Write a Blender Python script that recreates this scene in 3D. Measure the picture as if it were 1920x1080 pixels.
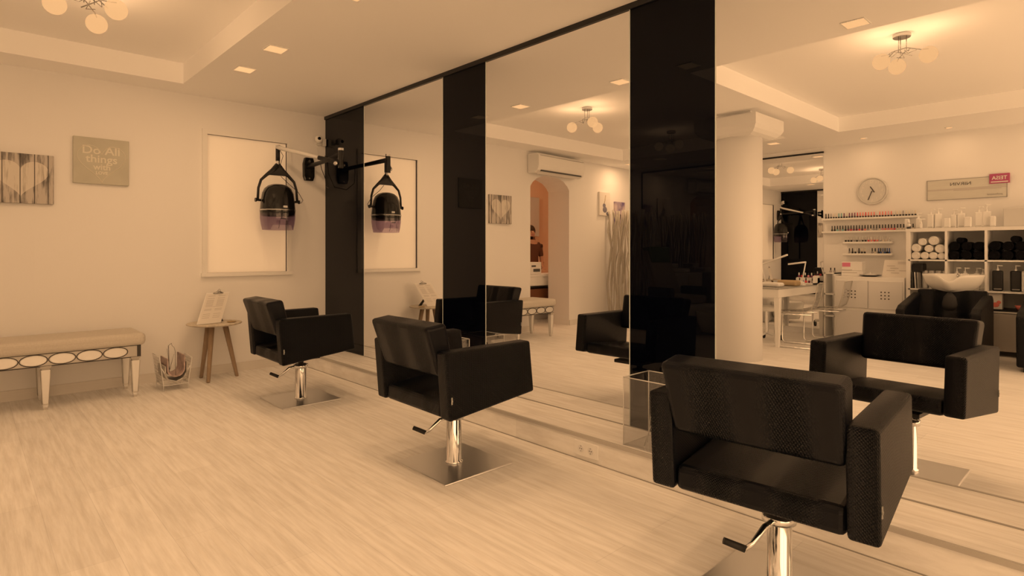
import bpy, bmesh, math, random
from mathutils import Vector, Matrix
R = math.radians
random.seed(7)
for o in list(bpy.data.objects): bpy.data.objects.remove(o, do_unlink=True)
scene = bpy.context.scene
COL = scene.collection

# ---------------------------------------------------------------- camera, view, world
cam_d = bpy.data.cameras.new('camera'); cam = bpy.data.objects.new('camera', cam_d); COL.objects.link(cam)
cam.location = (6.1457, -2.9169, 1.2); cam.rotation_euler = (R(90), 0, R(46.913))
cam_d.sensor_width = 36; cam_d.lens = 20.581; cam_d.shift_y = -0.03629; cam_d.clip_start = 0.02
scene.camera = cam
vs = scene.view_settings
vs.view_transform = 'Standard'; vs.look = 'None'; vs.gamma = 1; vs.use_curve_mapping = False; vs.exposure = 0.0
w = bpy.data.worlds.new('world'); scene.world = w; w.use_nodes = True
w.node_tree.nodes['Background'].inputs[0].default_value = (1, .565, .26, 1)
w.node_tree.nodes['Background'].inputs[1].default_value = 0.3
WARM = (1.0, 0.575, 0.278)
DOWN_W = 6.1; GLOBE_W = 4.3; SPOT_W = 1.2
scene.cycles.max_bounces = 20; scene.cycles.diffuse_bounces = 14; scene.cycles.transparent_max_bounces = 14
H = 2.682; TRAY = 2.862; YF = -6.07

def lamp_light(name, kind, loc, power, parent=None, size=.12, rot=(0, 0, 0), **kw):
    l = bpy.data.lights.new(name, kind); l.color = WARM; l.energy = power
    if kind == 'AREA': l.shape = 'SQUARE'; l.size = size
    else: l.shadow_soft_size = size
    for k, v in kw.items(): setattr(l, k, v)
    o = bpy.data.objects.new(name, l); COL.objects.link(o); o.location = loc; o.rotation_euler = rot
    o.visible_camera = False; o.visible_glossy = False
    if parent: o.parent = parent
    return o

# ---------------------------------------------------------------- materials
M = {}
def mat(name, col, rough=.5, metal=0., spec=.5, emit=0., trans=0., ior=1.45, bump=None, noise=None, coat=0.):
    m = bpy.data.materials.new(name); m.use_nodes = True; nt = m.node_tree; b = nt.nodes['Principled BSDF']
    b.inputs['Base Color'].default_value = (*col, 1); b.inputs['Roughness'].default_value = rough
    b.inputs['Metallic'].default_value = metal; b.inputs['Specular IOR Level'].default_value = spec
    b.inputs['IOR'].default_value = ior; b.inputs['Coat Weight'].default_value = coat
    if trans: b.inputs['Transmission Weight'].default_value = trans
    if emit:
        b.inputs['Emission Color'].default_value = (*WARM, 1); b.inputs['Emission Strength'].default_value = emit
    tc = nt.nodes.new('ShaderNodeTexCoord')
    if noise:   # (scale, amount, (sx,sy,sz))
        sc, am, st = noise
        mp = nt.nodes.new('ShaderNodeMapping'); mp.inputs['Scale'].default_value = st
        nz = nt.nodes.new('ShaderNodeTexNoise'); nz.inputs['Scale'].default_value = sc; nz.inputs['Detail'].default_value = 6
        mx = nt.nodes.new('ShaderNodeMix'); mx.data_type = 'RGBA'
        mx.inputs[6].default_value = (*[c * (1 - am) for c in col], 1); mx.inputs[7].default_value = (*[min(1, c * (1 + am)) for c in col], 1)
        nt.links.new(tc.outputs['Object'], mp.inputs[0]); nt.links.new(mp.outputs[0], nz.inputs['Vector'])
        nt.links.new(nz.outputs['Fac'], mx.inputs[0]); nt.links.new(mx.outputs[2], b.inputs['Base Color'])
    if bump:    # (kind, scale, strength, dist)
        kd, sc, st, di = bump
        t = nt.nodes.new('ShaderNodeTexVoronoi' if kd == 'v' else 'ShaderNodeTexNoise'); t.inputs['Scale'].default_value = sc
        bp = nt.nodes.new('ShaderNodeBump'); bp.inputs['Strength'].default_value = st; bp.inputs['Distance'].default_value = di
        nt.links.new(tc.outputs['Object'], t.inputs['Vector']); nt.links.new(t.outputs['Distance' if kd == 'v' else 'Fac'], bp.inputs['Height'])
        nt.links.new(bp.outputs[0], b.inputs['Normal'])
    M[name] = m
    return m

mat('wall', (.80, .80, .80), .85, spec=.2, bump=('n', 60, .03, .01))
mat('ceil', (.95, .95, .95), .9, spec=.1)
mat('white', (.80, .80, .79), .45)
mat('white_gloss', (.82, .82, .81), .2, spec=.5)
mat('whitish', (.72, .72, .72), .5)
mat('grey_white', (.62, .62, .61), .5)
mat('grey', (.35, .35, .34), .5)
mat('dark_grey', (.09, .09, .09), .5)
mat('black', (.010, .010, .011), .4)
mat('black_gloss', (.008, .008, .008), .12, spec=.6)
mat('pad_black', (.03, .03, .032), .6)
mat('rubber', (.012, .012, .012), .6)
mat('chrome', (.82, .82, .82), .08, metal=1)
mat('steel', (.55, .55, .55), .25, metal=1)
mat('plate_steel', (.80, .80, .80), .34, metal=1, bump=('n', 30, .04, .002))
mat('mirror', (.93, .93, .93), .0, metal=1)
mat('edge_glass', (.55, .60, .58), .2)
mat('black_glass', (.001, .0015, .004), .0, spec=.17, ior=1.5)
mat('black_smoke', (.004, .004, .004), .25)
mat('bowl', (.80, .80, .78), .12, spec=.6)
mat('linen', (.56, .53, .48), .95, spec=.1, noise=(90, .12, (1, 1, 1)), bump=('n', 400, .2, .002))
mat('mirror_facet', (.80, .80, .79), .14, metal=.35)
mat('silver_trim', (.50, .48, .45), .35, metal=.4)
mat('dark_trim', (.05, .045, .04), .5)
mat('oak', (.30, .22, .15), .6, noise=(14, .35, (8, 8, 1)))
mat('worn_top', (.55, .50, .42), .6, noise=(9, .35, (1, 6, 1)))
mat('paper', (.74, .72, .69), .7)
mat('print', (.50, .48, .46), .8)
mat('mag', (.42, .32, .30), .5, noise=(24, .8, (1, 1, 1)))
mat('mag_grey', (.45, .43, .40), .5, noise=(18, .6, (1, 1, 1)))
mat('towel_w', (.78, .77, .75), .95, spec=.05, bump=('n', 150, .6, .004))
mat('towel_b', (.008, .008, .010), .95, spec=.05, bump=('n', 150, .6, .004))
mat('towel_g', (.20, .28, .16), .95, spec=.05)
mat('tan', (.45, .34, .20), .8)
mat('hair', (.05, .025, .012), .6)
mat('skin', (.60, .36, .25), .6)
mat('shirt', (.14, .06, .035), .8)
mat('pants', (.03, .03, .04), .8)
mat('wood_brown', (.16, .06, .025), .5)
mat('pink', (.72, .22, .36), .5)
mat('pinkdark', (.42, .09, .20), .5)
mat('board', (.50, .50, .44), .8, noise=(6, .12, (1, 1, 1)))
mat('sign_grey', (.60, .60, .56), .5, noise=(4, .08, (1, 1, 12)))
mat('board_line', (.70, .68, .60), .8)
mat('stone', (.20, .20, .26), .6, noise=(30, .5, (1, 1, 1)))
mat('orange_wall', (.82, .62, .48), .85)
mat('pane', (.80, .78, .74), .6, emit=.22)
mat('beige_low', (.45, .42, .38), .5)
mat('skirting', (.70, .68, .65), .55, noise=(6, .06, (1, 1, 20)))
mat('edge_strip', (.46, .445, .42), .5)
mat('strip', (.30, .29, .27), .5)
mat('dust', (.62, .58, .52), .7)
mat('lampwhite', (.8, .8, .8), .4, emit=.95)
M['lampwhite'].node_tree.nodes['Principled BSDF'].inputs['Base Color'].default_value = (.1, .1, .1, 1)
M['lampwhite'].node_tree.nodes['Principled BSDF'].inputs['Emission Color'].default_value = (.98, .53, .225, 1)

def clear(name, tint, gl=.12, rough=.02, gcol=(1, 1, 1)):
    m = bpy.data.materials.new(name); m.use_nodes = True; nt = m.node_tree; nt.nodes.clear()
    o = nt.nodes.new('ShaderNodeOutputMaterial'); t = nt.nodes.new('ShaderNodeBsdfTransparent'); g = nt.nodes.new('ShaderNodeBsdfGlossy')
    lw = nt.nodes.new('ShaderNodeLayerWeight'); lw.inputs[0].default_value = gl; mx = nt.nodes.new('ShaderNodeMixShader')
    t.inputs[0].default_value = (*tint, 1); g.inputs['Roughness'].default_value = rough; g.inputs[0].default_value = (*gcol, 1)
    mf = nt.nodes.new('ShaderNodeMath'); mf.operation = 'MULTIPLY_ADD'; mf.inputs[1].default_value = gl; mf.inputs[2].default_value = .03
    lw.inputs[0].default_value = .35; nt.links.new(lw.outputs['Facing'], mf.inputs[0]); nt.links.new(mf.outputs[0], mx.inputs[0]); nt.links.new(t.outputs[0], mx.inputs[1]); nt.links.new(g.outputs[0], mx.inputs[2])
    nt.links.new(mx.outputs[0], o.inputs[0]); M[name] = m
clear('acrylic', (.94, .94, .94), .18)
clear('acrylic_edge', (.62, .62, .60), .5, .1)
clear('visor', (.76, .70, .78), .14)
clear('ghost', (.90, .90, .90), .2)
clear('pane_glass', (.95, .95, .95), .2)

def globe_mat():
    m = bpy.data.materials.new('globe'); m.use_nodes = True; nt = m.node_tree; nt.nodes.clear()
    o = nt.nodes.new('ShaderNodeOutputMaterial'); t = nt.nodes.new('ShaderNodeBsdfTransparent'); e = nt.nodes.new('ShaderNodeEmission')
    mx = nt.nodes.new('ShaderNodeMixShader'); mx.inputs[0].default_value = .6
    e.inputs[0].default_value = (.98, .53, .225, 1); e.inputs[1].default_value = 1.0
    nt.links.new(t.outputs[0], mx.inputs[1]); nt.links.new(e.outputs[0], mx.inputs[2]); nt.links.new(mx.outputs[0], o.inputs[0]); M['globe'] = m
globe_mat()

def floor_mat(name, c1, c2, pw=.19, pl=1.3):
    m = bpy.data.materials.new(name); m.use_nodes = True; nt = m.node_tree; b = nt.nodes['Principled BSDF']; N = nt.nodes.new; L = nt.links.new
    tc = N('ShaderNodeTexCoord')
    br = N('ShaderNodeTexBrick'); br.offset = .37; br.inputs['Scale'].default_value = 1
    br.inputs['Brick Width'].default_value = pl; br.inputs['Row Height'].default_value = pw; br.inputs['Mortar Size'].default_value = .0012
    br.inputs['Color1'].default_value = (.93, .93, .93, 1); br.inputs['Color2'].default_value = (1, 1, 1, 1); br.inputs['Mortar'].default_value = (.80, .80, .80, 1)
    L(tc.outputs['Object'], br.inputs['Vector'])
    mp = N('ShaderNodeMapping'); mp.inputs['Scale'].default_value = (1.1, 16, 6); L(tc.outputs['Object'], mp.inputs[0])
    n1 = N('ShaderNodeTexNoise'); n1.inputs['Scale'].default_value = 2.2; n1.inputs['Detail'].default_value = 9; n1.inputs['Roughness'].default_value = .65
    L(mp.outputs[0], n1.inputs['Vector'])
    n2 = N('ShaderNodeTexNoise'); n2.inputs['Scale'].default_value = 1.1; n2.inputs['Detail'].default_value = 4
    mp2 = N('ShaderNodeMapping'); mp2.inputs['Scale'].default_value = (1, 4, 2); L(tc.outputs['Object'], mp2.inputs[0]); L(mp2.outputs[0], n2.inputs['Vector'])
    n3 = N('ShaderNodeTexNoise'); n3.inputs['Scale'].default_value = 5; n3.inputs['Detail'].default_value = 5; n3.inputs['Distortion'].default_value = .6
    mp3 = N('ShaderNodeMapping'); mp3.inputs['Scale'].default_value = (.7, 7, 3); L(tc.outputs['Object'], mp3.inputs[0]); L(mp3.outputs[0], n3.inputs['Vector'])
    rp = N('ShaderNodeValToRGB'); rp.color_ramp.elements[0].position = .34; rp.color_ramp.elements[1].position = .60
    rp.color_ramp.elements[0].color = (*c1, 1); rp.color_ramp.elements[1].color = (*c2, 1); L(n1.outputs['Fac'], rp.inputs[0])
    r3 = N('ShaderNodeValToRGB'); r3.color_ramp.elements[0].position = .36; r3.color_ramp.elements[1].position = .52
    r3.color_ramp.elements[0].color = (.95, .94, .925, 1); r3.color_ramp.elements[1].color = (1, 1, 1, 1); L(n3.outputs['Fac'], r3.inputs[0])
    x1 = N('ShaderNodeMix'); x1.data_type = 'RGBA'; x1.blend_type = 'MULTIPLY'; x1.inputs[0].default_value = 1; L(rp.outputs[0], x1.inputs[6]); L(r3.outputs[0], x1.inputs[7])
    x2 = N('ShaderNodeMix'); x2.data_type = 'RGBA'; x2.blend_type = 'MULTIPLY'; x2.inputs[0].default_value = 1; L(x1.outputs[2], x2.inputs[6]); L(br.outputs['Color'], x2.inputs[7])
    L(x2.outputs[2], b.inputs['Base Color'])
    b.inputs['Roughness'].default_value = .48; b.inputs['Specular IOR Level'].default_value = .3
    M[name] = m
floor_mat('floor', (.74, .73, .71), (.90, .895, .885))

def leather():
    m = bpy.data.materials.new('leather'); m.use_nodes = True; nt = m.node_tree; b = nt.nodes['Principled BSDF']; N = nt.nodes.new; L = nt.links.new
    b.inputs['Base Color'].default_value = (.0025, .0035, .0065, 1); b.inputs['Roughness'].default_value = .36; b.inputs['Specular IOR Level'].default_value = .23
    tc = N('ShaderNodeTexCoord'); sp = N('ShaderNodeSeparateXYZ'); L(tc.outputs['Object'], sp.inputs[0])
    def mth(op, a, b_=None, c_=None):
        n = N('ShaderNodeMath'); n.operation = op
        for i, q in enumerate((a, b_, c_)):
            if q is None: continue
            if isinstance(q, (int, float)): n.inputs[i].default_value = q
            else: L(q, n.inputs[i])
        return n.outputs[0]
    v_ = mth('ADD', sp.outputs[2], sp.outputs[1]); u_ = mth('ADD', sp.outputs[0], mth('MULTIPLY', sp.outputs[1], .35))
    k = 2 * math.pi / .021
    d_ = mth('MULTIPLY', mth('SINE', mth('MULTIPLY', mth('ADD', u_, v_), k)), mth('SINE', mth('MULTIPLY', mth('SUBTRACT', u_, v_), k)))
    d_ = mth('ABSOLUTE', d_)
    wv = N('ShaderNodeTexWave'); wv.inputs['Scale'].default_value = 1.3; wv.inputs['Distortion'].default_value = 1.0; wv.inputs['Detail'].default_value = 1; L(tc.outputs['Object'], wv.inputs['Vector'])
    mu = mth('MULTIPLY', wv.outputs['Fac'], 1.0)
    bp = N('ShaderNodeBump'); bp.inputs['Distance'].default_value = .006; L(mu, bp.inputs['Strength']); L(d_, bp.inputs['Height'])
    L(bp.outputs[0], b.inputs['Normal']); M['leather'] = m
leather()

def plank_canvas():
    m = bpy.data.materials.new('planks'); m.use_nodes = True; nt = m.node_tree; b = nt.nodes['Principled BSDF']; N = nt.nodes.new; L = nt.links.new
    tc = N('ShaderNodeTexCoord'); mp = N('ShaderNodeMapping'); mp.inputs['Scale'].default_value = (30, 30, 4); L(tc.outputs['Object'], mp.inputs[0])
    n = N('ShaderNodeTexNoise'); n.inputs['Scale'].default_value = 1.5; n.inputs['Detail'].default_value = 8; L(mp.outputs[0], n.inputs['Vector'])
    rp = N('ShaderNodeValToRGB'); rp.color_ramp.elements[0].position = .36; rp.color_ramp.elements[1].position = .55
    rp.color_ramp.elements[0].color = (.16, .15, .14, 1); rp.color_ramp.elements[1].color = (.52, .49, .46, 1)
    L(n.outputs['Fac'], rp.inputs[0]); L(rp.outputs[0], b.inputs['Base Color']); b.inputs['Roughness'].default_value = .9; M['planks'] = m
    m2 = m.copy(); m2.name = 'planks_pale'; r2 = [x for x in m2.node_tree.nodes if x.type == 'VALTORGB'][0]
    r2.color_ramp.elements[0].color = (.40, .37, .33, 1); r2.color_ramp.elements[1].color = (.66, .63, .58, 1); r2.color_ramp.elements[0].position = .30; r2.color_ramp.elements[1].position = .48; M['planks_pale'] = m2
plank_canvas()

def lotus():
    m = bpy.data.materials.new('lotus'); m.use_nodes = True; nt = m.node_tree; b = nt.nodes['Principled BSDF']; N = nt.nodes.new; L = nt.links.new
    tc = N('ShaderNodeTexCoord'); n = N('ShaderNodeTexNoise'); n.inputs['Scale'].default_value = 5; L(tc.outputs['Object'], n.inputs['Vector'])
    rp = N('ShaderNodeValToRGB'); rp.color_ramp.elements[0].position = .4; rp.color_ramp.elements[1].position = .62
    rp.color_ramp.elements[0].color = (.16, .12, .30, 1); rp.color_ramp.elements[1].color = (.62, .52, .55, 1)
    L(n.outputs['Fac'], rp.inputs[0]); L(rp.outputs[0], b.inputs['Base Color']); M['lotus'] = m
lotus()
mat('fill_pane', (.1, .1, .1), .5, emit=3.2)  # emission of the added fill window
POL = {}
def pol(name, c):
    mat('pol_' + name, c, .2)
for n_, c_ in dict(black=(.02, .02, .02), teal=(.18, .42, .42), red=(.62, .06, .07), coral=(.80, .22, .18), pink=(.75, .30, .36), plum=(.16, .03, .08), cream=(.70, .62, .52), blue=(.05, .10, .28), grey=(.35, .33, .33), clear=(.66, .66, .64)).items(): pol(n_, c_)

# ---------------------------------------------------------------- mesh helper
class MB:
    def __init__(s): s.bm = bmesh.new(); s.mi = 0
    def _fin(s, n0, mtx=None):
        s.bm.faces.ensure_lookup_table()
        fs = list(s.bm.faces)[n0:]
        for f in fs: f.material_index = s.mi
        if mtx is not None:
            vs_ = {v for f in fs for v in f.verts}
            bmesh.ops.transform(s.bm, matrix=mtx, verts=list(vs_))
        return s
    def box(s, a, b, bev=0, seg=2, mtx=None):
        x0, y0, z0 = [min(p, q) for p, q in zip(a, b)]; x1, y1, z1 = [max(p, q) for p, q in zip(a, b)]
        return s.hexa([(x0, y0, z0), (x1, y0, z0), (x1, y1, z0), (x0, y1, z0), (x0, y0, z1), (x1, y0, z1), (x1, y1, z1), (x0, y1, z1)], bev, seg, mtx)
    def hexa(s, p, bev=0, seg=2, mtx=None):
        t = bmesh.new(); v = [t.verts.new(q) for q in p]
        for f in ((3, 2, 1, 0), (4, 5, 6, 7), (0, 1, 5, 4), (1, 2, 6, 5), (2, 3, 7, 6), (3, 0, 4, 7)): t.faces.new([v[i] for i in f])
        if bev: bmesh.ops.bevel(t, geom=list(t.edges), offset=bev, segments=seg, affect='EDGES', profile=.5)
        return s._merge(t, mtx)
    def _merge(s, t, mtx=None):
        bmesh.ops.recalc_face_normals(t, faces=list(t.faces))
        if mtx is not None: bmesh.ops.transform(t, matrix=mtx, verts=list(t.verts))
        mp = {}
        for v in t.verts: mp[v] = s.bm.verts.new(v.co)
        for f in t.faces:
            try: nf = s.bm.faces.new([mp[v] for v in f.verts]); nf.material_index = s.mi; nf.smooth = f.smooth
            except ValueError: pass
        t.free(); return s
    def prism(s, poly, d0, d1, ax='x', bev=0, seg=2, mtx=None):
        t = bmesh.new()
        def P(q, d):
            return {'x': (d, q[0], q[1]), 'y': (q[0], d, q[1]), 'z': (q[0], q[1], d)}[ax]
        a = [t.verts.new(P(q, d0)) for q in poly]; b = [t.verts.new(P(q, d1)) for q in poly]
        t.faces.new(a); t.faces.new(b[::-1]); n = len(poly)
        for i in range(n): t.faces.new([a[i], b[i], b[(i + 1) % n], a[(i + 1) % n]])
        if bev: bmesh.ops.bevel(t, geom=list(t.edges), offset=bev, segments=seg, affect='EDGES', profile=.5)
        return s._merge(t, mtx)
    def tube(s, pts, r, n=8, close=False, caps=True, mtx=None):
        t = bmesh.new(); pts = [Vector(p) for p in pts]; N = len(pts); rings = []
        rr = r if isinstance(r, (list, tuple)) else [r] * N
        up = Vector((0, 0, 1)); prev = None
        for i, p in enumerate(pts):
            if close: d = (pts[(i + 1) % N] - pts[i - 1])
            else: d = (pts[min(i + 1, N - 1)] - pts[max(i - 1, 0)])
            d.normalize()
            if prev is None:
                u = d.cross(up); u = d.cross(Vector((1, 0, 0))) if u.length < .1 else u
            else:
                u = prev - d * prev.dot(d)
            u.normalize(); prev = u; v = d.cross(u)
            rings.append([t.verts.new(p + (u * math.cos(2 * math.pi * k / n) + v * math.sin(2 * math.pi * k / n)) * rr[i]) for k in range(n)])
        for i in range(N if close else N - 1):
            a, b = rings[i], rings[(i + 1) % N]
            for k in range(n):
                f = t.faces.new([a[k], a[(k + 1) % n], b[(k + 1) % n], b[k]]); f.smooth = True
        if caps and not close: t.faces.new(rings[0][::-1]); t.faces.new(rings[-1])
        return s._merge(t, mtx)
    def lathe(s, prof, n=24, mtx=None, sm=True, scale=(1, 1)):
        t = bmesh.new(); rings = []
        for r, z in prof:
            if r < 1e-5: rings.append([t.verts.new((0, 0, z))])
            else: rings.append([t.verts.new((r * scale[0] * math.cos(2 * math.pi * k / n), r * scale[1] * math.sin(2 * math.pi * k / n), z)) for k in range(n)])
        for a, b in zip(rings, rings[1:]):
            for k in range(n):
                k2 = (k + 1) % n
                q = [a[0] if len(a) == 1 else a[k], b[0] if len(b) == 1 else b[k], b[0] if len(b) == 1 else b[k2], a[0] if len(a) == 1 else a[k2]]
                q2 = []
                for v in q:
                    if v not in q2: q2.append(v)
                if len(q2) > 2: f = t.faces.new(q2); f.smooth = sm
        return s._merge(t, mtx)
    def cyl(s, c, r, h, n=24, ax='z', bev=0):
        m = Matrix.Translation(c)
        if ax == 'x': m = m @ Matrix.Rotation(R(90), 4, 'Y')
        if ax == 'y': m = m @ Matrix.Rotation(R(-90), 4, 'X')
        b = min(bev, r * .5, h * .4) if bev else 0
        pr = [(0, 0), (r - b, 0), (r, b), (r, h - b), (r - b, h), (0, h)] if b else [(0, 0), (r, 0), (r, h), (0, h)]
        return s.lathe(pr, n, m, sm=False)
    def sph(s, c, r, n=20, sc=(1, 1, 1)):
        pr = [(r * math.sin(math.pi * i / (n // 2)), -r * math.cos(math.pi * i / (n // 2))) for i in range(n // 2 + 1)]
        pr[0] = (0, -r); pr[-1] = (0, r)
        return s.lathe(pr, n, Matrix.Translation(c) @ Matrix.Diagonal((*sc, 1)))
    def build(s, name, m, parent=None, loc=(0, 0, 0), rot=(0, 0, 0), smooth=False):
        me = bpy.data.meshes.new(name); s.bm.to_mesh(me); s.bm.free()
        for x in (m if isinstance(m, (list, tuple)) else [m]): me.materials.append(M[x])
        o = bpy.data.objects.new(name, me); COL.objects.link(o); o.location = loc; o.rotation_euler = rot
        if parent: o.parent = parent
        if smooth:
            for p in me.polygons: p.use_smooth = True
        return o
def tag(o, label, cat, group=None, kind=None):
    o['label'] = label; o['category'] = cat
    if group: o['group'] = group
    if kind: o['kind'] = kind
    return o
def struct(o): o['kind'] = 'structure'; return o
def thing(name, label, cat, loc=(0, 0, 0), rz=0, group=None):
    o = bpy.data.objects.new(name, None); o.empty_display_size = .05; COL.objects.link(o); o.location = loc; o.rotation_euler = (0, 0, rz)
    return tag(o, label, cat, group)
def kids(o): return [c for c in bpy.data.objects if c.parent == o]
def copy_tree(o, parent=None):
    c = o.copy(); COL.objects.link(c); c.parent = parent
    if o.type == 'LIGHT': pass
    for k in kids(o): copy_tree(k, c)
    return c
def text_mesh(name, txt, size, m, parent=None, loc=(0, 0, 0), rot=(0, 0, 0), ext=.001, off=.0, align='CENTER', sx=1):
    cu = bpy.data.curves.new(name, 'FONT'); cu.body = txt; cu.size = size; cu.extrude = ext; cu.offset = off; cu.align_x = align; cu.resolution_u = 3
    t = bpy.data.objects.new(name, cu); COL.objects.link(t)
    dg = bpy.context.evaluated_depsgraph_get(); me = bpy.data.meshes.new_from_object(t.evaluated_get(dg))
    bpy.data.objects.remove(t, do_unlink=True)
    me.materials.clear(); me.materials.append(M[m])
    o = bpy.data.objects.new(name, me); COL.objects.link(o); o.location = loc; o.rotation_euler = rot; o.scale = (sx, 1, 1)
    if parent: o.parent = parent
    return o
def wx(y):   # surface of the left wall: it bends outwards past y = -2.5
    return -.064 * max(0, -y - 2.5)

# ================================================================= STRUCTURE
struct(MB().box((-2.6, YF - .5, -.06), (8.4, .3, 0)).build('floor', 'floor'))
c = MB()
def slab(x0, y0, x1, y1): c.box((x0, y0, H), (x1, y1, TRAY + .06))
T1 = (.364, -4.98, 3.0, -1.5); T2 = (3.6, -5.04, 7.2, -1.5)
slab(-2.6, -1.5, 8.4, .3); slab(-2.6, YF - .5, 8.4, -5.04); slab(-2.6, -5.04, .364, -1.5); slab(3.0, -5.04, 3.6, -1.5); slab(7.2, -5.04, 8.4, -1.5); slab(.364, -5.04, 3.0, -4.98)
c.box((-2.6, YF - .5, TRAY), (8.4, .3, TRAY + .12))
struct(c.build('ceiling', 'ceil'))
# left wall with the window recess and the arched opening
wl = MB()
def wpiece(poly, d=.46):
    t = bmesh.new()
    f_ = [t.verts.new((wx(p[0]), p[0], p[1])) for p in poly]; b_ = [t.verts.new((wx(p[0]) - d, p[0], p[1])) for p in poly]
    t.faces.new(f_); t.faces.new(b_[::-1]); n = len(poly)
    for i in range(n): t.faces.new([f_[i], b_[i], b_[(i + 1) % n], f_[(i + 1) % n]])
    wl._merge(t)
W0, W1, WZ0, WZ1 = -1.205, -.43, .985, 2.33
wpiece([(.2, 0), (W1, 0), (W1, TRAY), (.2, TRAY)]); wpiece([(W1, 0), (W0, 0), (W0, WZ0), (W1, WZ0)]); wpiece([(W1, WZ1), (W0, WZ1), (W0, TRAY), (W1, TRAY)])
wpiece([(W0, 0), (-2.5, 0), (-2.5, TRAY), (W0, TRAY)]); A0, A1 = -3.25, -4.19
wpiece([(-2.5, 0), (A0, 0), (A0, TRAY), (-2.5, TRAY)]); wpiece([(A1, 0), (YF - .2, 0), (YF - .2, TRAY), (A1, TRAY)])
arc = [(A0, 2.17), (A0 - .05, 2.23), (A0 - .15, 2.30), (A0 - .30, 2.345), (A0 - .47, 2.355), (A0 - .64, 2.345), (A0 - .79, 2.30), (A0 - .89, 2.23), (A1, 2.17)]
for a_, b_ in zip(arc, arc[1:]): wpiece([a_, b_, (b_[0], TRAY), (a_[0], TRAY)])
struct(wl.build('wall_left', 'wall'))
struct(MB().box((-.5, .012, 0), (8.4, .25, TRAY)).build('wall_back', 'wall'))
struct(MB().box((-.6, YF - .25, 0), (8.4, YF, TRAY)).build('wall_front', 'wall'))
struct(MB().box((8.2, YF, 0), (8.4, .2, TRAY)).build('wall_right', 'wall'))
# rear room seen through the arch
struct(MB().box((-2.6, YF - .5, 0), (-2.45, .3, TRAY)).box((-2.6, -2.7, 0), (-.46, -2.6, TRAY)).box((-2.6, YF - .5, 0), (-.5, YF - .4, TRAY)).build('wall_rear', 'orange_wall'))
# window_1
wf = struct(MB().box((-.03, W0 - .045, WZ0), (.018, W0, WZ1)).box((-.03, W1, WZ0), (.018, W1 + .045, WZ1))
    .box((-.03, W0 - .045, WZ1), (.018, W1 + .045, WZ1 + .045)).box((-.03, W0 - .055, WZ0 - .035), (.035, W1 + .05, WZ0)).build('window_1', 'white'))
MB().box((-.035, W0, WZ0), (-.022, W1, WZ1)).build('pane', 'pane', wf)
# baseboards
bb = MB()
for a_, b_ in (((0, 0), (0, -2.5)), ((wx(-2.5), -2.5), (wx(A0), A0)), ((wx(A1), A1), (wx(YF), YF))):
    bb.hexa([(a_[0] - .01, a_[1], 0), (a_[0] + .014, a_[1], 0), (b_[0] + .014, b_[1], 0), (b_[0] - .01, b_[1], 0),
             (a_[0] - .01, a_[1], .085), (a_[0] + .014, a_[1], .085), (b_[0] + .014, b_[1], .085), (b_[0] - .01, b_[1], .085)])
struct(bb.build('baseboard_left', 'skirting'))
struct(MB().box((3.1, YF - .005, 0), (8.2, YF + .014, .085)).build('baseboard_front', 'skirting'))
struct(MB().box((-.55, A1 - .008, 0), (-.11, A1 + .01, .085)).build('baseboard_arch', 'white'))
# added glowing window behind the camera, unseen fill light for ceiling and walls
sf = MB()
for y_ in (-5.6, -4.0, -2.4, -.8): sf.box((8.14, y_ - .04, .25), (8.2, y_ + .04, 2.5))
sf.box((8.14, -5.6, .25), (8.2, -.8, .33)).box((8.14, -5.6, 2.42), (8.2, -.8, 2.5))
sf = struct(sf.build('fill_window', 'white'))
for y_ in (-5.56, -3.96, -2.36): MB().box((8.185, y_, .33), (8.195, y_ + 1.52, 2.42)).build('pane', 'fill_pane', sf)
# raised plinth under the mirrors
LH, LW = .145, .327
pl = struct(MB().box((.0, -LW, 0), (8.2, .011, LH)).build('trim_1', 'floor'))
MB().box((0, -LW - .006, LH - .018), (8.2, -LW + .010, LH + .002)).build('edge_strip', 'edge_strip', pl)
MB().box((0, -.004, LH), (8.2, 0, LH + .005)).build('mirror_gap_line', 'strip', pl)  # thin dark strip painted in for the gap under the mirrors
MB().box((0, -LW - .004, 0), (8.2, -LW, .004)).build('painted_shadow_line', 'strip', pl)  # dark strip painting the shade where plinth meets floor

# mirrors and black glass panels
PX = [0.003, .862, 2.182, 2.734, 4.062, 4.612, 5.94, 6.5, 7.8]
mtop = H - .035
for i in range(8):
    black = i % 2 == 0
    x0, x1 = PX[i], PX[i + 1]
    o = MB().box((x0 + .001, 0, LH), (x1 - .001, .011, mtop)).build('black_glass_panel' if black else 'wall_mirror', 'black_glass' if black else 'mirror')
    names = ['in the corner by the hood dryer', 'between the corner panel and the second chair', 'behind the far end of the middle chair', 'in the middle of the wall, showing the wall air conditioner',
             'left of the nearest chair, widest in view', 'behind the nearest chair, showing nail shelves and clock', 'past the nearest mirror', 'at the end of the mirror wall']
    tag(o, ('tall glossy black glass panel ' if black else 'tall frameless wall mirror ') + names[i], 'glass panel' if black else 'mirror', 'black glass panels' if black else 'tall wall mirrors')
o = MB().box((0, -.012, mtop), (8.2, .012, H)).build('trim_2', 'black'); struct(o)
e = MB()
for x in PX[1:7]: e.box((x - .003, -.0015, LH), (x + .003, .003, mtop))
struct(e.build('trim_3', 'edge_glass'))

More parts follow.
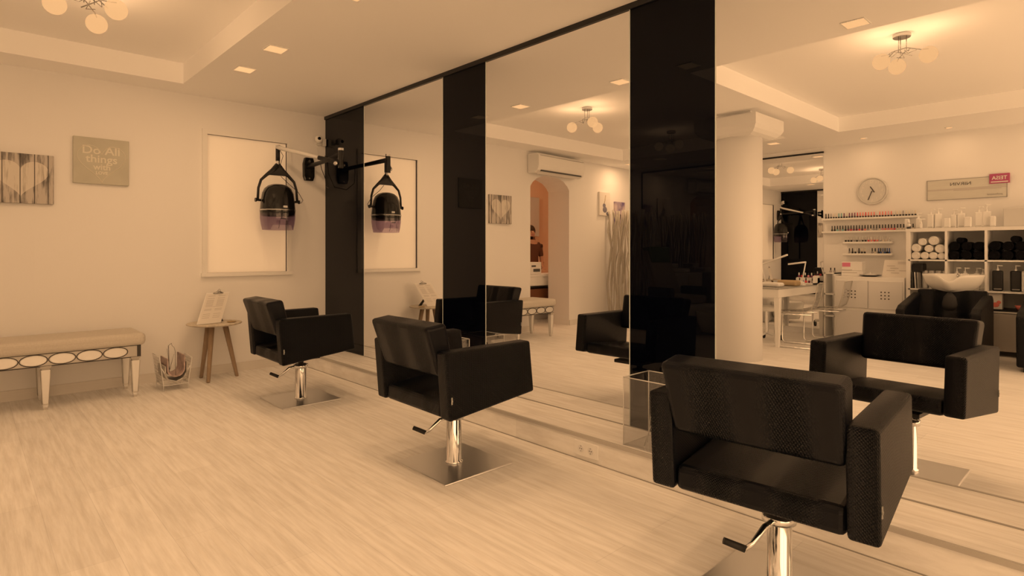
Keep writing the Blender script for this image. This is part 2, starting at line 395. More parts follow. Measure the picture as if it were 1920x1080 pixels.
# ================================================================= LIGHTS
DL = [(1.164, -1.245, 'leftmost square ceiling light, nearest the dryer corner'), (1.82, -1.247, 'second square ceiling light from the dryer corner'), (3.05, -1.28, 'square ceiling light above the middle chair, cut by the photo top'),
      (3.69, -1.31, 'square ceiling light reflected in the widest black glass panel'), (4.89, -1.315, 'square ceiling light beside the near ceiling recess, seen in the right mirror'), (5.53, -1.32, 'square ceiling light above the nearest chair'),
      (.885, -5.28, 'square ceiling light over the branch screen'), (2.71, -5.24, 'square ceiling light over the nail table'), (.22, -5.40, 'square ceiling light washing the stone and lotus canvases')]
dl0 = None
for i, (x, y, lab) in enumerate(DL):
    if dl0 is None:
        dl0 = thing('ceiling_light', lab, 'ceiling light', (x, y, H), 0, 'square ceiling downlights')
        MB().box((-.072, -.072, -.004), (.072, .072, .0)).build('frame', 'white', dl0)
        MB().box((-.064, -.064, -.006), (.064, .064, -.004)).build('diffuser', 'lampwhite', dl0)
        lamp_light('light', 'AREA', (0, 0, -.012), DOWN_W, dl0, .12)
        o = dl0
    else:
        o = copy_tree(dl0); o.location = (x, y, H); o['label'] = lab
sp0 = None
for i, (x, y, lab) in enumerate([(3.68, -5.71, 'small round ceiling spot above the clock'), (4.6, -5.71, 'small round ceiling spot above the grey wall sign'), (5.6, -5.71, 'small round ceiling spot at the far right')]):
    if sp0 is None:
        sp0 = thing('ceiling_spot', lab, 'ceiling light', (x, y, H), 0, 'small round ceiling spots')
        MB().cyl((0, 0, -.006), .045, .006).build('ring', 'white', sp0); MB().cyl((0, 0, -.008), .032, .003).build('diffuser', 'lampwhite', sp0)
        lamp_light('light', 'AREA', (0, 0, -.014), SPOT_W, sp0, .06)
    else: o = copy_tree(sp0); o.location = (x, y, H); o['label'] = lab

def globe_lamp(x, y, offs, lab, rot=0):
    t = thing('globe_ceiling_lamp', lab, 'ceiling lamp', (x, y, TRAY), 0, 'three-globe ceiling lamps')
    MB().cyl((0, 0, -.03), .06, .03, 28, bev=.004).build('canopy', 'steel', t)
    fr = MB()
    for a in (0, 120, 240): fr.tube([(.03 * math.cos(R(a)), .03 * math.sin(R(a)), -.03), (.03 * math.cos(R(a)), .03 * math.sin(R(a)), -.13 - .02 * (a > 100))], .003, 6)
    fr.build('rods', 'steel', t)
    for (gx, gy) in offs:
        l = math.hypot(gx, gy); ux, uy = gx / l, gy / l; px, py = -uy, ux
        arm = MB()
        pts = [(-ux * .09 + px * .02, -uy * .09 + py * .02, -.16), (-ux * .03 + px * .045, -uy * .03 + py * .045, -.13), (ux * .05 + px * .03, uy * .05 + py * .03, -.125), (ux * (l - .05), uy * (l - .05), -.16), (gx, gy, -.17)]
        arm.tube(pts, .0035, 6); arm.tube([(ux * .02, uy * .02, -.13), (ux * .06 + px * .03, uy * .06 + py * .03, -.17), (ux * .10 - px * .01, uy * .10 - py * .01, -.15)], .0025, 6)
        ao = arm.build('arm', 'steel', t)
        MB().sph((gx, gy, -.212), .06, 28).build('globe', 'globe', t)
        lamp_light('bulb', 'POINT', (gx, gy, -.212), GLOBE_W, t, .03)
globe_lamp(1.78, -2.36, [(-.18, .06), (.17, .11), (.02, -.17)], 'three-globe ceiling lamp in the recess over the waiting bench')
globe_lamp(4.91, -2.33, [(-.11, .11), (-.06, -.12), (.18, .05)], 'three-globe ceiling lamp seen in the right mirror')
globe_lamp(7.0, -3.7, [(-.12, .12), (-.1, -.13), (.16, .06)], 'added three-globe ceiling lamp, unseen fill light behind the camera')  # extra lamp added out of view to brighten the room
globe_lamp(1.72, -4.25, [(-.12, .12), (-.1, -.13), (.16, .06)], 'three-globe ceiling lamp reflected in the black glass')

# ================================================================= SALON CHAIRS
def make_chair(name, label):
    t = thing(name, label, 'salon chair', group='black salon chairs facing the mirrors')
    # base: square polished plate, thick cylinder, thin piston, collar and lever
    b = thing('x', '', ''); bpy.data.objects.remove(b)
    MB().box((-.237, -.237, 0), (.237, .237, .012), .005).build('base_plate', 'plate_steel', t)
    MB().lathe([(0, .012), (.05, .012), (.05, .02), (.042, .024), (.042, .275), (.038, .285), (.022, .285), (.022, .37), (0, .37)], 28).build('column', 'chrome', t)
    lv = MB().lathe([(.043, .255), (.056, .258), (.056, .285), (.043, .288)], 24)
    lv.tube([(0, -.045, .27), (-.01, -.09, .262), (-.03, -.14, .215), (-.045, -.165, .20)], [.012, .011, .009, .008], 8)
    l_ = lv.build('foot_lever', 'chrome', t)
    MB().tube([(-.045, -.165, .20), (-.10, -.205, .222)], [.013, .012], 8).build('grip', 'rubber', l_)
    return t
def chair_body(t, rz, dx, dy):
    W, A = .359, .088
    body = []
    rot = Matrix.Translation((dx, dy, 0)) @ Matrix.Rotation(-R(rz), 4, 'Z')
    prof = [(-.268, .352), (-.296, .698), (.278, .702), (.309, .418)]
    for s in (-1, 1):
        a = MB().prism(prof, s * (W - A), s * W, 'x', .014, 3, rot); o = a.build('armrest', 'leather', t)
        # welt seams along the front and back faces
    se = MB().hexa([(-.271, -.262, .352), (.271, -.262, .352), (.271, .285, .410), (-.271, .285, .410), (-.271, -.258, .440), (.271, -.258, .440), (.271, .285, .490), (-.271, .285, .490)], .022, 3, rot)
    se.build('seat', 'leather', t)
    bk = MB().hexa([(-.271, -.275, .562), (.271, -.275, .562), (.271, -.165, .562), (-.271, -.165, .562),
                    (-.285, -.36, .818), (.285, -.36, .818), (.285, -.235, .835), (-.285, -.235, .835)], .022, 4, rot)
    bk.build('backrest', 'leather', t)
    MB().box((-.12, -.12, .335), (.12, .12, .36), .003, 1, rot).build('seat_mount', 'black', t)
    MB().box((W - .004, -.262, .44), (W + .003, -.255, .475), mtx=rot).box((W - .004, -.262, .452), (W + .004, -.2535, .460), mtx=rot).build('fabric_tag', 'grey', t)
ch = [(1.52, -.93, 1.4, -.0, -.01, .012, 'black padded salon chair farthest away, beside the round side table'),
      (3.51, -.90, 1.2, -.03, .005, 0, 'black padded salon chair in the middle, in front of the central mirror'),
      (5.29, -.84, -4.9, -.02, .05, .0, 'black padded salon chair nearest to the viewer, its back fully in view')]
for x, y, rz, dx, dy, dz, lab in ch:
    t = make_chair('salon_chair', lab); t.location = (x, y, 0); chair_body(t, rz, dx, dy)

# ================================================================= HOOD DRYER, CAMERA, PICTURES
t = thing('hood_dryer', 'black hood hair dryer with smoky visor hanging on a folding wall arm', 'hair dryer', (0, -.2, 2.08))
T = lambda x, y, z: (x, y + .2, z - 2.08)
pl_ = MB().prism([(-.045, -.125), (.045, -.125), (.06, -.08), (.062, .06), (.045, .125), (-.045, .125), (-.062, .06), (-.06, -.08)], 0, .045, 'x', .008).build('wall_plate', 'black_gloss', t)
for z_, r_ in ((.085, .014), (-.10, .008)): MB().cyl((.045, 0, z_), r_, .004, 12, 'x').build('screw', 'chrome', pl_)
MB().tube([(.04, 0, .03), (.1, .0, .035), T(.45, -.215, 2.12), T(.87, -.262, 2.135)], [.028, .023, .020, .024], 10).build('lower_arm', 'black', t)
eb = MB().cyl(T(.885, -.26, 2.0), .026, .17, 16).build('elbow_post', 'black_gloss', t)
MB().cyl(T(.885, -.26, 2.17), .027, .022, 16).build('post_cap', 'chrome', eb)
MB().sph(T(.86, -.30, 2.045), .024, 12, (1.2, 1, .9)).build('knob', 'chrome', t)
MB().tube([T(.88, -.275, 2.05), T(.68, -.39, 2.11)], [.026, .022], 10).build('arm_joint', 'black', t)
MB().tube([T(.70, -.375, 2.105), T(.30, -.595, 2.222), T(.25, -.62, 2.24)], [.017, .022, .027], 10).build('upper_arm', 'grey_white', t)
cx, cy = .25, -.62
hook = MB().cyl(T(cx, cy, 2.23), .024, .03, 14).build('swivel_cap', 'chrome', t)
MB().tube([T(cx, cy, 2.24), T(cx, cy, 2.10)], .021, 12).build('drop_pole', 'black', t)
MB().cyl(T(cx, cy, 2.05), .019, .05, 14).build('collar', 'chrome', t)
# yoke: a cone with two curved arms down to the pivots
yk = MB()
dyy = .2
for s in (-1, 1):
    yk.tube([T(cx, cy, 2.06), T(cx, cy + s * .05, 2.0), T(cx, cy + s * .11, 1.955), T(cx, cy + s * .165, 1.90), T(cx, cy + s * .19, 1.82), T(cx, cy + s * .197, 1.70)], [.028, .026, .016, .013, .012, .012], 10)
yk.hexa([T(cx - .02, cy - .11, 1.955), T(cx + .02, cy - .11, 1.955), T(cx + .02, cy + .11, 1.955), T(cx - .02, cy + .11, 1.955), T(cx - .02, cy - .03, 2.05), T(cx + .02, cy - .03, 2.05), T(cx + .02, cy + .03, 2.05), T(cx - .02, cy + .03, 2.05)], .008)
yk.build('yoke', 'black', t)
for s in (-1, 1):
    MB().cyl(T(cx, cy + s * .165 - (.0 if s > 0 else .055), 1.70), .012, .055, 12, 'y').cyl(T(cx, cy + s * .21 - (0 if s > 0 else .012), 1.70), .02, .012, 12, 'y').build('pivot', 'black_gloss', t)
dm = MB().lathe([(0, .285), (.05, .282), (.095, .266), (.128, .236), (.148, .19), (.158, .13), (.165, .06), (.168, .03), (.168, .0), (.16, -.035), (.15, -.035), (.15, .0), (.12, .2), (0, .27)], 36, Matrix.Translation(T(cx, cy, 1.585)))
hood = dm.build('hood', 'black_gloss', t)
MB().lathe([(.169, .0), (.1715, .0), (.1715, .012), (.169, .012)], 36, Matrix.Translation(T(cx, cy, 1.600))).build('trim_ring', 'steel', hood)
MB().box(T(cx + .160, cy - .01, 1.625), T(cx + .170, cy + .03, 1.645), .002, 1).build('badge', 'grey_white', hood)
vz = MB().lathe([(.1665, 0), (.166, -.05), (.158, -.11), (.146, -.165), (.142, -.165), (.154, -.11), (.162, -.05), (.1625, 0)], 36, Matrix.Translation(T(cx, cy, 1.575)))
# cut a face opening in the front lower edge
bm = vz.bm
dele = [v for v in bm.verts if v.co.z < T(0, 0, 1.42)[2] and (v.co.x - cx) > .10]
for v in dele: v.co.z += .045
vz.build('visor', 'visor', t)
MB().box(T(cx + .145, cy - .03, 1.515), T(cx + .16, cy + .02, 1.527), .003, 1).tube([T(cx + .15, cy - .04, 1.50), T(cx + .155, cy - .045, 1.46), T(cx + .15, cy - .05, 1.42)], .002, 5).tube([T(cx + .15, cy + .03, 1.50), T(cx + .152, cy + .04, 1.45), T(cx + .14, cy + .045, 1.42)], .002, 5).tube([T(cx + .158, cy - .05, 1.535), T(cx + .163, cy, 1.54), T(cx + .158, cy + .05, 1.535)], .002, 5).build('latch', 'black', t)
MB().tube([T(cx, cy + .03, 1.95), T(cx + .02, cy + .1, 1.88), T(cx + .02, cy + .2, 1.80), T(cx + .02, cy + .25, 1.72), T(cx + .01, cy + .235, 1.69), T(cx, cy + .2, 1.70)], .003, 6).build('hood_cord', 'black', t)
MB().tube([T(.30, -.20, 2.14), T(.32, -.19, 2.05), T(.36, -.16, 1.93), T(.30, -.10, 1.86), T(.12, -.05, 1.90), T(.04, -.02, 2.05), T(.02, -.01, 2.25)], .0035, 6).build('supply_cord', 'black', t)
MB().tube([T(cx + .01, cy, 2.24), T(cx + .06, cy + .03, 2.15), T(cx + .03, cy + .01, 2.05)], .0025, 6).build('arm_cord', 'black', t)

t = thing('security_camera', 'small white dome security camera high in the corner', 'camera', (0, -.11, 2.40))
MB().cyl((0, .03, -.02), .03, .025, 18, 'x').tube([(.02, .03, -.01), (.07, .03, -.02), (.09, 0, 0)], .012, 10).build('bracket', 'white', t)
hd = MB().sph((.10, -.01, .005), .043, 22).build('head', 'white_gloss', t)
MB().cyl((.133, -.022, .008), .017, .012, 16, 'x').build('lens', 'black_gloss', hd)
MB().box((0, .06, -.05), (.05, .10, .03), .004, 1).build('junction_box', 'white', t)
MB().tube([(.03, .05, -.04), (.03, .0, -.08), (.02, .03, -.12), (.01, .02, -.16)], .002, 5).build('cable', 'white', t)

# canvases on the left wall
def heart(n=40):
    pts = []
    for i in range(n):
        a = 2 * math.pi * i / n
        pts.append((16 * math.sin(a) ** 3 / 17, (13 * math.cos(a) - 5 * math.cos(2 * a) - 2 * math.cos(3 * a) - math.cos(4 * a)) / 17))
    return pts
y0, y1, z0, z1 = -2.25, -1.85, 1.775, 2.17
t = thing('wall_sign', 'pale square sign with an outlined heart and the words Do All things with Love', 'sign', (0, (y0 + y1) / 2, (z0 + z1) / 2))
MB().box((.002, -.2, -.198), (.03, .2, .198), .003, 1).build('board', 'board', t)
MB().tube([(.0315, p[0] * .185, p[1] * .185 + .0) for p in heart(48)], .0028, 5, close=True).build('heart_outline', 'board_line', t)
for txt, sz, yy, zz, sx in (('Do All', .098, -.003, .06, 1.05), ('things', .092, 0, -.012, 1.05), ('with', .07, .002, -.073, 1), ('LOVE', .036, .0, -.113, 1)):
    text_mesh('lettering', txt, sz, 'board_line', t, (.0305, yy, zz), (R(90), 0, R(90)), .001, .0012, sx=sx)
y0, y1, z0, z1 = -2.80, -2.377, 1.583, 1.982
t = thing('heart_canvas', 'canvas print of a pale heart on weathered grey planks, nearest the bench', 'picture', (0, (y0 + y1) / 2, (z0 + z1) / 2))
MB().box((-.01, -.211, -.2), (.03, .211, .2), .003, 1).build('canvas', 'planks', t)
hp = heart(44); MB().prism([(p[0] * .19, p[1] * .17 + .02) for p in hp], .0302, .0312, 'x').build('heart', 'planks_pale', t)
g_ = MB()
for yy in (-.115, -.005, .085, .172): g_.box((.0295, yy, -.2), (.0322, yy + .005, .2))
g_.build('plank_gap', 'dark_trim', t)

# ================================================================= BENCH
t = thing('waiting_bench', 'long padded bench with mirrored oval apron and tapered mirrored legs', 'bench', (.31, -2.5, 0))
BY = .62; BX = .215
MB().box((-.245, -BY - .06, .425), (.245, BY + .06, .525), .035, 4).build('cushion', 'linen', t)
MB().box((-BX, -BY - .02, .33), (BX, BY + .02, .428)).build('apron', 'silver_trim', t)
ov = 0
def oval_piece(cyv, x, half, ax):
    m = MB()
    if ax == 'x':
        pts = [(half * math.cos(2 * math.pi * k / 24), .036 * math.sin(2 * math.pi * k / 24)) for k in range(24)]
        m.prism([(cyv + p[0], .379 + p[1]) for p in pts], x, x + .004 * (1 if x > 0 else -1), 'x')
        m.mi = 1; m.tube([(x + .003 * (1 if x > 0 else -1), cyv + p[0] * 1.10, .379 + p[1] * 1.18) for p in pts], .0028, 5, close=True)
    else:
        pts = [(half * math.cos(2 * math.pi * k / 24), .036 * math.sin(2 * math.pi * k / 24)) for k in range(24)]
        s = 1 if x > 0 else -1
        m.prism([(cyv + p[0], .379 + p[1]) for p in pts], x, x + .004 * s, 'y')
        m.mi = 1; m.tube([(cyv + p[0] * 1.10, x + .003 * s, .379 + p[1] * 1.18) for p in pts], .0028, 5, close=True)
    return m
for k in range(8):
    yv = .472 - k * .171 + .0
    if yv > -BY: oval_piece(yv, BX, .075, 'x').build('oval_inlay', ['mirror_facet', 'dark_trim'], t)
for xv in (-.11, .06): oval_piece(xv, BY + .02, .075, 'y').build('oval_inlay', ['mirror_facet', 'dark_trim'], t)
MB().box((BX - .002, -BY - .024, .422), (BX + .006, BY + .024, .430)).box((BX - .002, -BY - .024, .328), (BX + .006, BY + .024, .334)).box((BX - .03, BY - .02 + .02, .33), (BX + .006, BY + .026, .43)).build('apron_edge', 'dark_trim', t)
for yv in (BY - .01, .03, -BY + .01):
    for xv in (BX - .025, -BX + .02):
        lg = MB()
        def fr(h, z): return [(xv - h, yv - h, z), (xv + h, yv - h, z), (xv + h, yv + h, z), (xv - h, yv + h, z)]
        lg.mi = 1; lg.hexa(fr(.030, .315) + fr(.034, .332)); lg.hexa(fr(.022, .30) + fr(.026, .316))
        lg.mi = 0; lg.hexa(fr(.018, .045) + fr(.029, .302)); lg.hexa(fr(.014, .018) + fr(.018, .040))
        lg.mi = 1; lg.hexa(fr(.019, .038) + fr(.019, .046)); lg.hexa(fr(.013, 0) + fr(.013, .019))
        for a_, b_ in ((-1, -1), (1, -1), (1, 1), (-1, 1)): lg.tube([(xv + a_ * .018, yv + b_ * .018, .045), (xv + a_ * .029, yv + b_ * .029, .30)], .0022, 4)
        lg.build('leg', ['mirror_facet', 'silver_trim'], t)

# ================================================================= SIDE TABLE, CLIPBOARD, MAGAZINE RACK
t = thing('side_table', 'small round side table with worn pale top and three slanted oak legs', 'side table', (.25, -1.21, 0))
MB().lathe([(0, .508), (.20, .508), (.232, .518), (.236, .526), (.225, .532), (.18, .526), (0, .526)], 40).build('tabletop', 'worn_top', t)
for fx, fy in ((.125, -.09), (-.002, .204), (-.15, -.075)):
    n_ = math.hypot(fx, fy)
    MB().tube([(fx, fy, 0), (fx * .97, fy * .97, .012), (fx * .45, fy * .45, .508)], [.014, .016, .026], 12).build('leg', 'oak', t)
t = thing('saucer', 'small shallow dish lying on the round side table', 'dish', (.30, -1.075, .527))
MB().lathe([(0, .0), (.03, .001), (.042, .008), (.044, .008), (.032, -.0), (0, 0)], 20).tube([(.02 * math.cos(R(a)), .02 * math.sin(R(a)), .006) for a in range(0, 360, 30)], .003, 5, close=True).build('dish', 'tan', t)
# clipboard leaning on its strut
t = thing('clipboard', 'white price list on a clipboard standing on the round side table', 'clipboard', (0, 0, 0))
bc = Vector((.305, -1.275, .530)); tc_ = Vector((.185, -1.16, .805)); hw = Vector((.045, .085, 0)) * 1.0
sd = Vector((.70, .72, 0)).normalized() * .105
sd = Vector((-.02, .108, 0))
def quad_slab(bcv, tcv, sdv, n, th0, th1):
    m = MB(); a = [bcv - sdv, bcv + sdv, tcv + sdv, tcv - sdv]
    m.hexa([tuple(p + n * th0) for p in a] + [tuple(p + n * th1) for p in a]); return m
up_ = (tc_ - bc); nn = sd.cross(up_).normalized()
if nn.x < 0: nn = -nn
quad_slab(bc, tc_, sd, nn, 0, .004).build('board', 'white', t)
quad_slab(bc + up_ * .02, bc + up_ * .96, sd * .96, nn, .0041, .005).build('price_sheet', 'paper', t)
pr_ = MB()
for fz in (.88, .80, .74, .70, .66, .62, .58, .54, .46, .42, .30, .24, .18):
    for k in (-.45, .42):
        c0 = bc + up_ * fz + sd * k
        a = [c0 - sd * .3, c0 + sd * .3, c0 + sd * .3 + up_ * .014, c0 - sd * .3 + up_ * .014]
        pr_.hexa([tuple(p + nn * .005) for p in a] + [tuple(p + nn * .0054) for p in a])
pr_.build('printing', 'print', t)
cl = MB(); c0 = bc + up_ * .97
cl.tube([tuple(c0 - sd * .42 + nn * .008), tuple(c0 + nn * .02 + up_ * .03), tuple(c0 + sd * .42 + nn * .008)], [.006, .012, .006], 8)
cl.tube([tuple(c0 + nn * .012 + sd * .12), tuple(c0 + nn * .012 + up_ * .10 + sd * .10), tuple(c0 + nn * .012 + up_ * .13), tuple(c0 + nn * .012 + up_ * .10 - sd * .10), tuple(c0 + nn * .012 - sd * .12)], .003, 6)
cl.build('spring_clip', 'steel', t)
st_t = bc + up_ * .55; st_b = Vector((.175, -1.13, .532))
MB().hexa([tuple(st_b - sd * .18), tuple(st_b + sd * .18), tuple(st_b + sd * .18 + Vector((.006, 0, 0))), tuple(st_b - sd * .18 + Vector((.006, 0, 0))), tuple(st_t - sd * .12), tuple(st_t + sd * .12), tuple(st_t + sd * .12 + Vector((.006, 0, 0))), tuple(st_t - sd * .12 + Vector((.006, 0, 0)))]).build('strut', 'dark_trim', t)

t = thing('magazine_rack', 'small wire magazine rack on the floor between bench and side table', 'magazine rack', (.36, -1.585, 0), R(0))
rk = MB()
hx, hy = .125, .095
for sx_ in (-1, 1):
    rk.tube([(sx_ * hx, -hy, 0), (sx_ * hx, -hy, .05), (sx_ * hx, -.125, .30)], .003, 6); rk.tube([(sx_ * hx, hy, 0), (sx_ * hx, hy, .05), (sx_ * hx, .125, .27)], .003, 6)
    rk.tube([(sx_ * hx, -hy, .05), (sx_ * hx, hy, .05)], .0035, 6)
    rk.tube([(sx_ * hx, -.11, .20), (sx_ * hx, -.06, .10), (sx_ * hx, 0, .075), (sx_ * hx, .06, .10), (sx_ * hx, .11, .20)], .004, 6)
for s in (-1, 1):
    rk.tube([(-hx, s * hy, .05), (hx, s * hy, .05)], .003, 6); rk.tube([(-hx, s * .125, .30 if s < 0 else .27), (hx, s * .125, .30 if s < 0 else .27)], .003, 6)
rk.build('frame', 'whitish', t)
MB().tube([(-.1, -.0, .10), (-.09, -.01, .36), (-.03, 0, .385), (-.05, .01, .36), (.06, 0, .36), (.1, 0, .33), (.11, 0, .12)], .0028, 6).tube([(-.05, -.03, .34), (0, -.02, .16), (.05, .0, .30)], .002, 6).build('handle', 'steel', t)
for s in (-1, 1):
    ms = MB()
    for k in range(9): ms.tube([(-hx + k * hx / 4, s * hy, .05), (-hx + k * hx / 4, s * .124, .29 if s < 0 else .26)], .0013, 4)
    for k in range(8):
        z_ = .06 + k * .028; yy = hy + (z_ - .05) / .24 * .028
        ms.tube([(-hx, s * yy, z_), (hx, s * yy, z_)], .0013, 4)
    ms.build('mesh_side', 'silver_trim', t)
def sling(r, zc_, m, lab, x0=-.115, x1=.135, thick=.010, ext=.0):
    mm = MB(); n = 14
    pts = [(r * math.cos(R(a)) * 1.0, zc_ + r * math.sin(R(a))) for a in [180 + 180 * k / n for k in range(n + 1)]]
    pts = [(-r, zc_ + .06 + ext)] + pts + [(r, zc_ + .08 + ext)]
    for a_, b_ in zip(pts, pts[1:]):
        d = Vector((b_[0] - a_[0], 0, b_[1] - a_[1])).normalized(); nrm = (-d.z * thick, d.x * thick)
        mm.hexa([(x0, a_[0], a_[1]), (x1, a_[0], a_[1]), (x1, b_[0], b_[1]), (x0, b_[0], b_[1]),
                 (x0, a_[0] + nrm[0], a_[1] + nrm[1]), (x1, a_[0] + nrm[0], a_[1] + nrm[1]), (x1, b_[0] + nrm[0], b_[1] + nrm[1]), (x0, b_[0] + nrm[0], b_[1] + nrm[1])])
    o = mm.build('magazine', m); o.location = (.36, -1.585, 0); tag(o, lab, 'magazine', 'magazines in the wire rack')
sling(.088, .155, 'mag_grey', 'grey-covered magazine curved at the bottom of the wire rack')
sling(.070, .185, 'mag', 'reddish patterned magazine curved on top in the wire rack', -.10, .13, .01, .03)

# ================================================================= ACRYLIC BINS, SOCKETS
def bin_(x0, x1, y0, y1, z0, z1, lab):
    t = thing('acrylic_bin', lab, 'holder', ((x0 + x1) / 2, (y0 + y1) / 2, z0), 0, 'clear acrylic holders on the plinth')
    a, b, h = (x1 - x0) / 2, (y1 - y0) / 2, z1 - z0; k = .004
    MB().box((-a, -b, 0), (a, -b + k, h)).box((-a, b - k, 0), (a, b, h)).box((-a, -b, 0), (-a + k, b, h)).box((a - k, -b, 0), (a, b, h)).box((-a, -b, 0), (a, b, k)).build('walls', 'acrylic', t)
    e = MB(); q = .003
    for sx_ in (-1, 1):
        for sy_ in (-1, 1): e.tube([(sx_ * a, sy_ * b, 0), (sx_ * a, sy_ * b, h)], q, 5)
        e.tube([(sx_ * a, -b, h), (sx_ * a, b, h)], q, 5)
    for sy_ in (-1, 1): e.tube([(-a, sy_ * b, h), (a, sy_ * b, h)], q, 5)
    e.build('edges', 'grey_white', t)
    return t, a, b, h
t, a, b, h = bin_(4.235, 4.50, -.30, -.06, LH, .515, 'tall clear acrylic holder on the plinth left of the nearest chair')
d_ = MB(); d_.tube([(-.06, .0, 0.005), (-.03, 0, .24), (.02, 0, .005)], .003, 5).tube([(-.04, -.06, .005), (.03, -.06, .20), (.09, -.06, .005)], .003, 5).build('divider', 'grey_white', t)
bin_(2.35, 2.62, -.29, -.07, LH, .52, 'tall clear acrylic holder on the plinth behind the middle chair')
t = thing('power_socket', 'white double power socket on the plinth front', 'socket', (4.0, -LW, .068))
MB().box((-.088, -.008, -.042), (.088, 0, .042), .003, 1).build('plate', 'white', t)
for s in (-.035, .035):
    o = MB().cyl((s, -.0105, 0), .021, .003, 20, 'y').build('outlet', 'whitish', t)
    MB().cyl((s - .007, -.0115, .0), .003, .002, 8, 'y').cyl((s + .007, -.0115, 0), .003, .002, 8, 'y').cyl((s, -.0115, -.014), .0025, .002, 8, 'y').cyl((s, -.0115, .014), .0025, .002, 8, 'y').build('hole', 'dark_grey', o)

# ================================================================= THINGS ALONG THE LEFT WALL, SEEN IN THE MIRROR
sl = math.atan(.064)
t = thing('air_conditioner', 'white wall-mounted air conditioner above the arched opening', 'air conditioner', (wx(-3.74) + .004, -3.74, 2.50), -sl)
MB().prism([(.0, -.14), (.14, -.15), (.20, -.12), (.225, -.04), (.225, .10), (.20, .14), (0, .14)], -.56, .56, 'y', .012, 2).bm.free()
ac = MB()
ac.prism([(.0, -.14), (.14, -.15), (.20, -.115), (.225, -.04), (.225, .10), (.19, .14), (0, .14)], -.56, .56, 'y', .010, 2)
ac.build('housing', 'white_gloss', t)
MB().box((.195, -.49, -.128), (.213, .49, -.108)).build('air_slot', 'dark_grey', t)
MB().hexa([(.12, -.48, -.158), (.19, -.48, -.132), (.19, .48, -.132), (.12, .48, -.158), (.12, -.48, -.153), (.19, -.48, -.127), (.19, .48, -.127), (.12, .48, -.153)]).build('flap', 'white', t)
MB().box((.224, -.53, .098), (.228, .53, .104)).build('panel_seam', 'grey', t)

for nm, yy, zz, hw_, hh, mt, lab in (('stone_canvas', -5.15, 2.01, .16, .20, 'paper', 'tall canvas print of stacked grey stones beside the branch screen'), ('lotus_canvas', -5.63, 1.87, .16, .20, 'lotus', 'purple canvas print partly behind the branch screen')):
    t = thing(nm, lab, 'picture', (wx(yy) + .004, yy, zz), -sl)
    MB().box((-.005, -hw_, -hh), (.03, hw_, hh), .002, 1).build('canvas', mt, t)
    if nm[0] == 's':
        MB().sph((.031, .02, .0 - .03), .045, 14, (.1, 1, .8)).sph((.031, .0, -.10), .065, 14, (.1, 1, .8)).sph((.031, -.08, -.165), .045, 14, (.1, 1, .7)).build('stones', 'stone', t)
        MB().tube([(.032, -.02, .15), (.032, 0, .05), (.032, .03, .0)], .005, 5).build('twig', 'tan', t)
    else:
        MB().prism([(-.02, -.03), (.02, -.0), (.03, -.09), (0, -.16)], .0302, .032, 'x').build('flower', 'dark_trim', t)

# branch screen
t = thing('branch_screen', 'tall room divider screen made of pale woven branches', 'screen', (.33, -5.25, 0))
random.seed(5); br = MB(); 
for k in range(32):
    x = -.46 + k * .92 / 31 + random.uniform(-.015, .015); top = 1.86 + random.uniform(-.05, .05)
    pts = [(x + random.uniform(-.03, .03) * (j > 0) + math.sin(j * 1.7 + k) * .02, random.uniform(-.02, .02), top * j / 6) for j in range(7)]
    br.tube(pts, [random.uniform(.009, .016)] * 7, 6)
for k in range(8):
    x = random.uniform(-.42, .3); br.tube([(x, .02, .9 + random.uniform(-.3, .2)), (x + .06, .03, 1.4), (x + random.uniform(.1, .16), .02, 1.88)], .012, 6)
br.build('branches', 'linen', t)
MB().box((-.47, -.04, 0), (.47, .04, .03)).build('foot', 'whitish', t)

# pedicure corner (seen dimly in the black glass)
t = thing('pedicure_chair', 'reclined pedicure chair with footbath, dim in the black glass', 'pedicure chair', (1.42, -4.95, 0), R(100))
MB().box((-.32, -.45, .0), (.32, .25, .42), .04, 3).build('base', 'whitish', t)
MB().box((-.28, -.30, .42), (.28, .25, .54), .04, 3).build('seat', 'beige_low', t)
MB().hexa([(-.27, .15, .5), (.27, .15, .5), (.27, .28, .5), (-.27, .28, .5), (-.24, .42, 1.22), (.24, .42, 1.22), (.24, .54, 1.20), (-.24, .54, 1.20)], .04, 3).build('backrest', 'beige_low', t)
for s in (-1, 1): MB().box((s * .36 - .05, -.2, .42), (s * .36 + .05, .25, .66), .025, 2).build('armrest', 'dark_grey', t)
MB().lathe([(0, .06), (.2, .06), (.25, .2), (.27, .34), (.24, .34), (.2, .2), (0, .12)], 28, Matrix.Translation((0, -.66, 0))).build('foot_basin', 'bowl', t)
t = tag(MB().hexa([(-.2, .33, 1.02), (.22, .33, 1.02), (.22, .385, 1.0), (-.2, .385, 1.0), (-.2, .36, 1.26), (.22, .38, 1.27), (.22, .56, 1.25), (-.2, .56, 1.25)], .02, 2).build('towel', 'towel_g', None, (1.42, -4.95, 0), (0, 0, R(100))), 'green towel draped over the pedicure chair back', 'towel')
t = thing('storage_trolley', 'low white storage unit behind the branch screen', 'storage unit', (.92, -5.72, 0))
MB().box((-.35, -.2, .0), (.35, .2, .84), .006, 1).build('body', 'whitish', t)
for z_ in (.06, .32, .58): MB().box((-.32, .2, z_), (.32, .212, z_ + .22), .003, 1).build('drawer', 'white', t)
for k, (dx, z_) in enumerate(((-.1, .842), (.12, .842), (-.1, .915))):
    o = MB().box((-.13, -.1, 0), (.07, .1, .07), .02, 3).build('folded_towel', 'towel_w', None, (.92 + dx, -5.72, z_)); tag(o, ['folded white towel at the left on the low storage unit', 'folded white towel at the right on the low storage unit', 'folded white towel on top of another on the storage unit'][k], 'towel', 'folded towels on the storage unit')

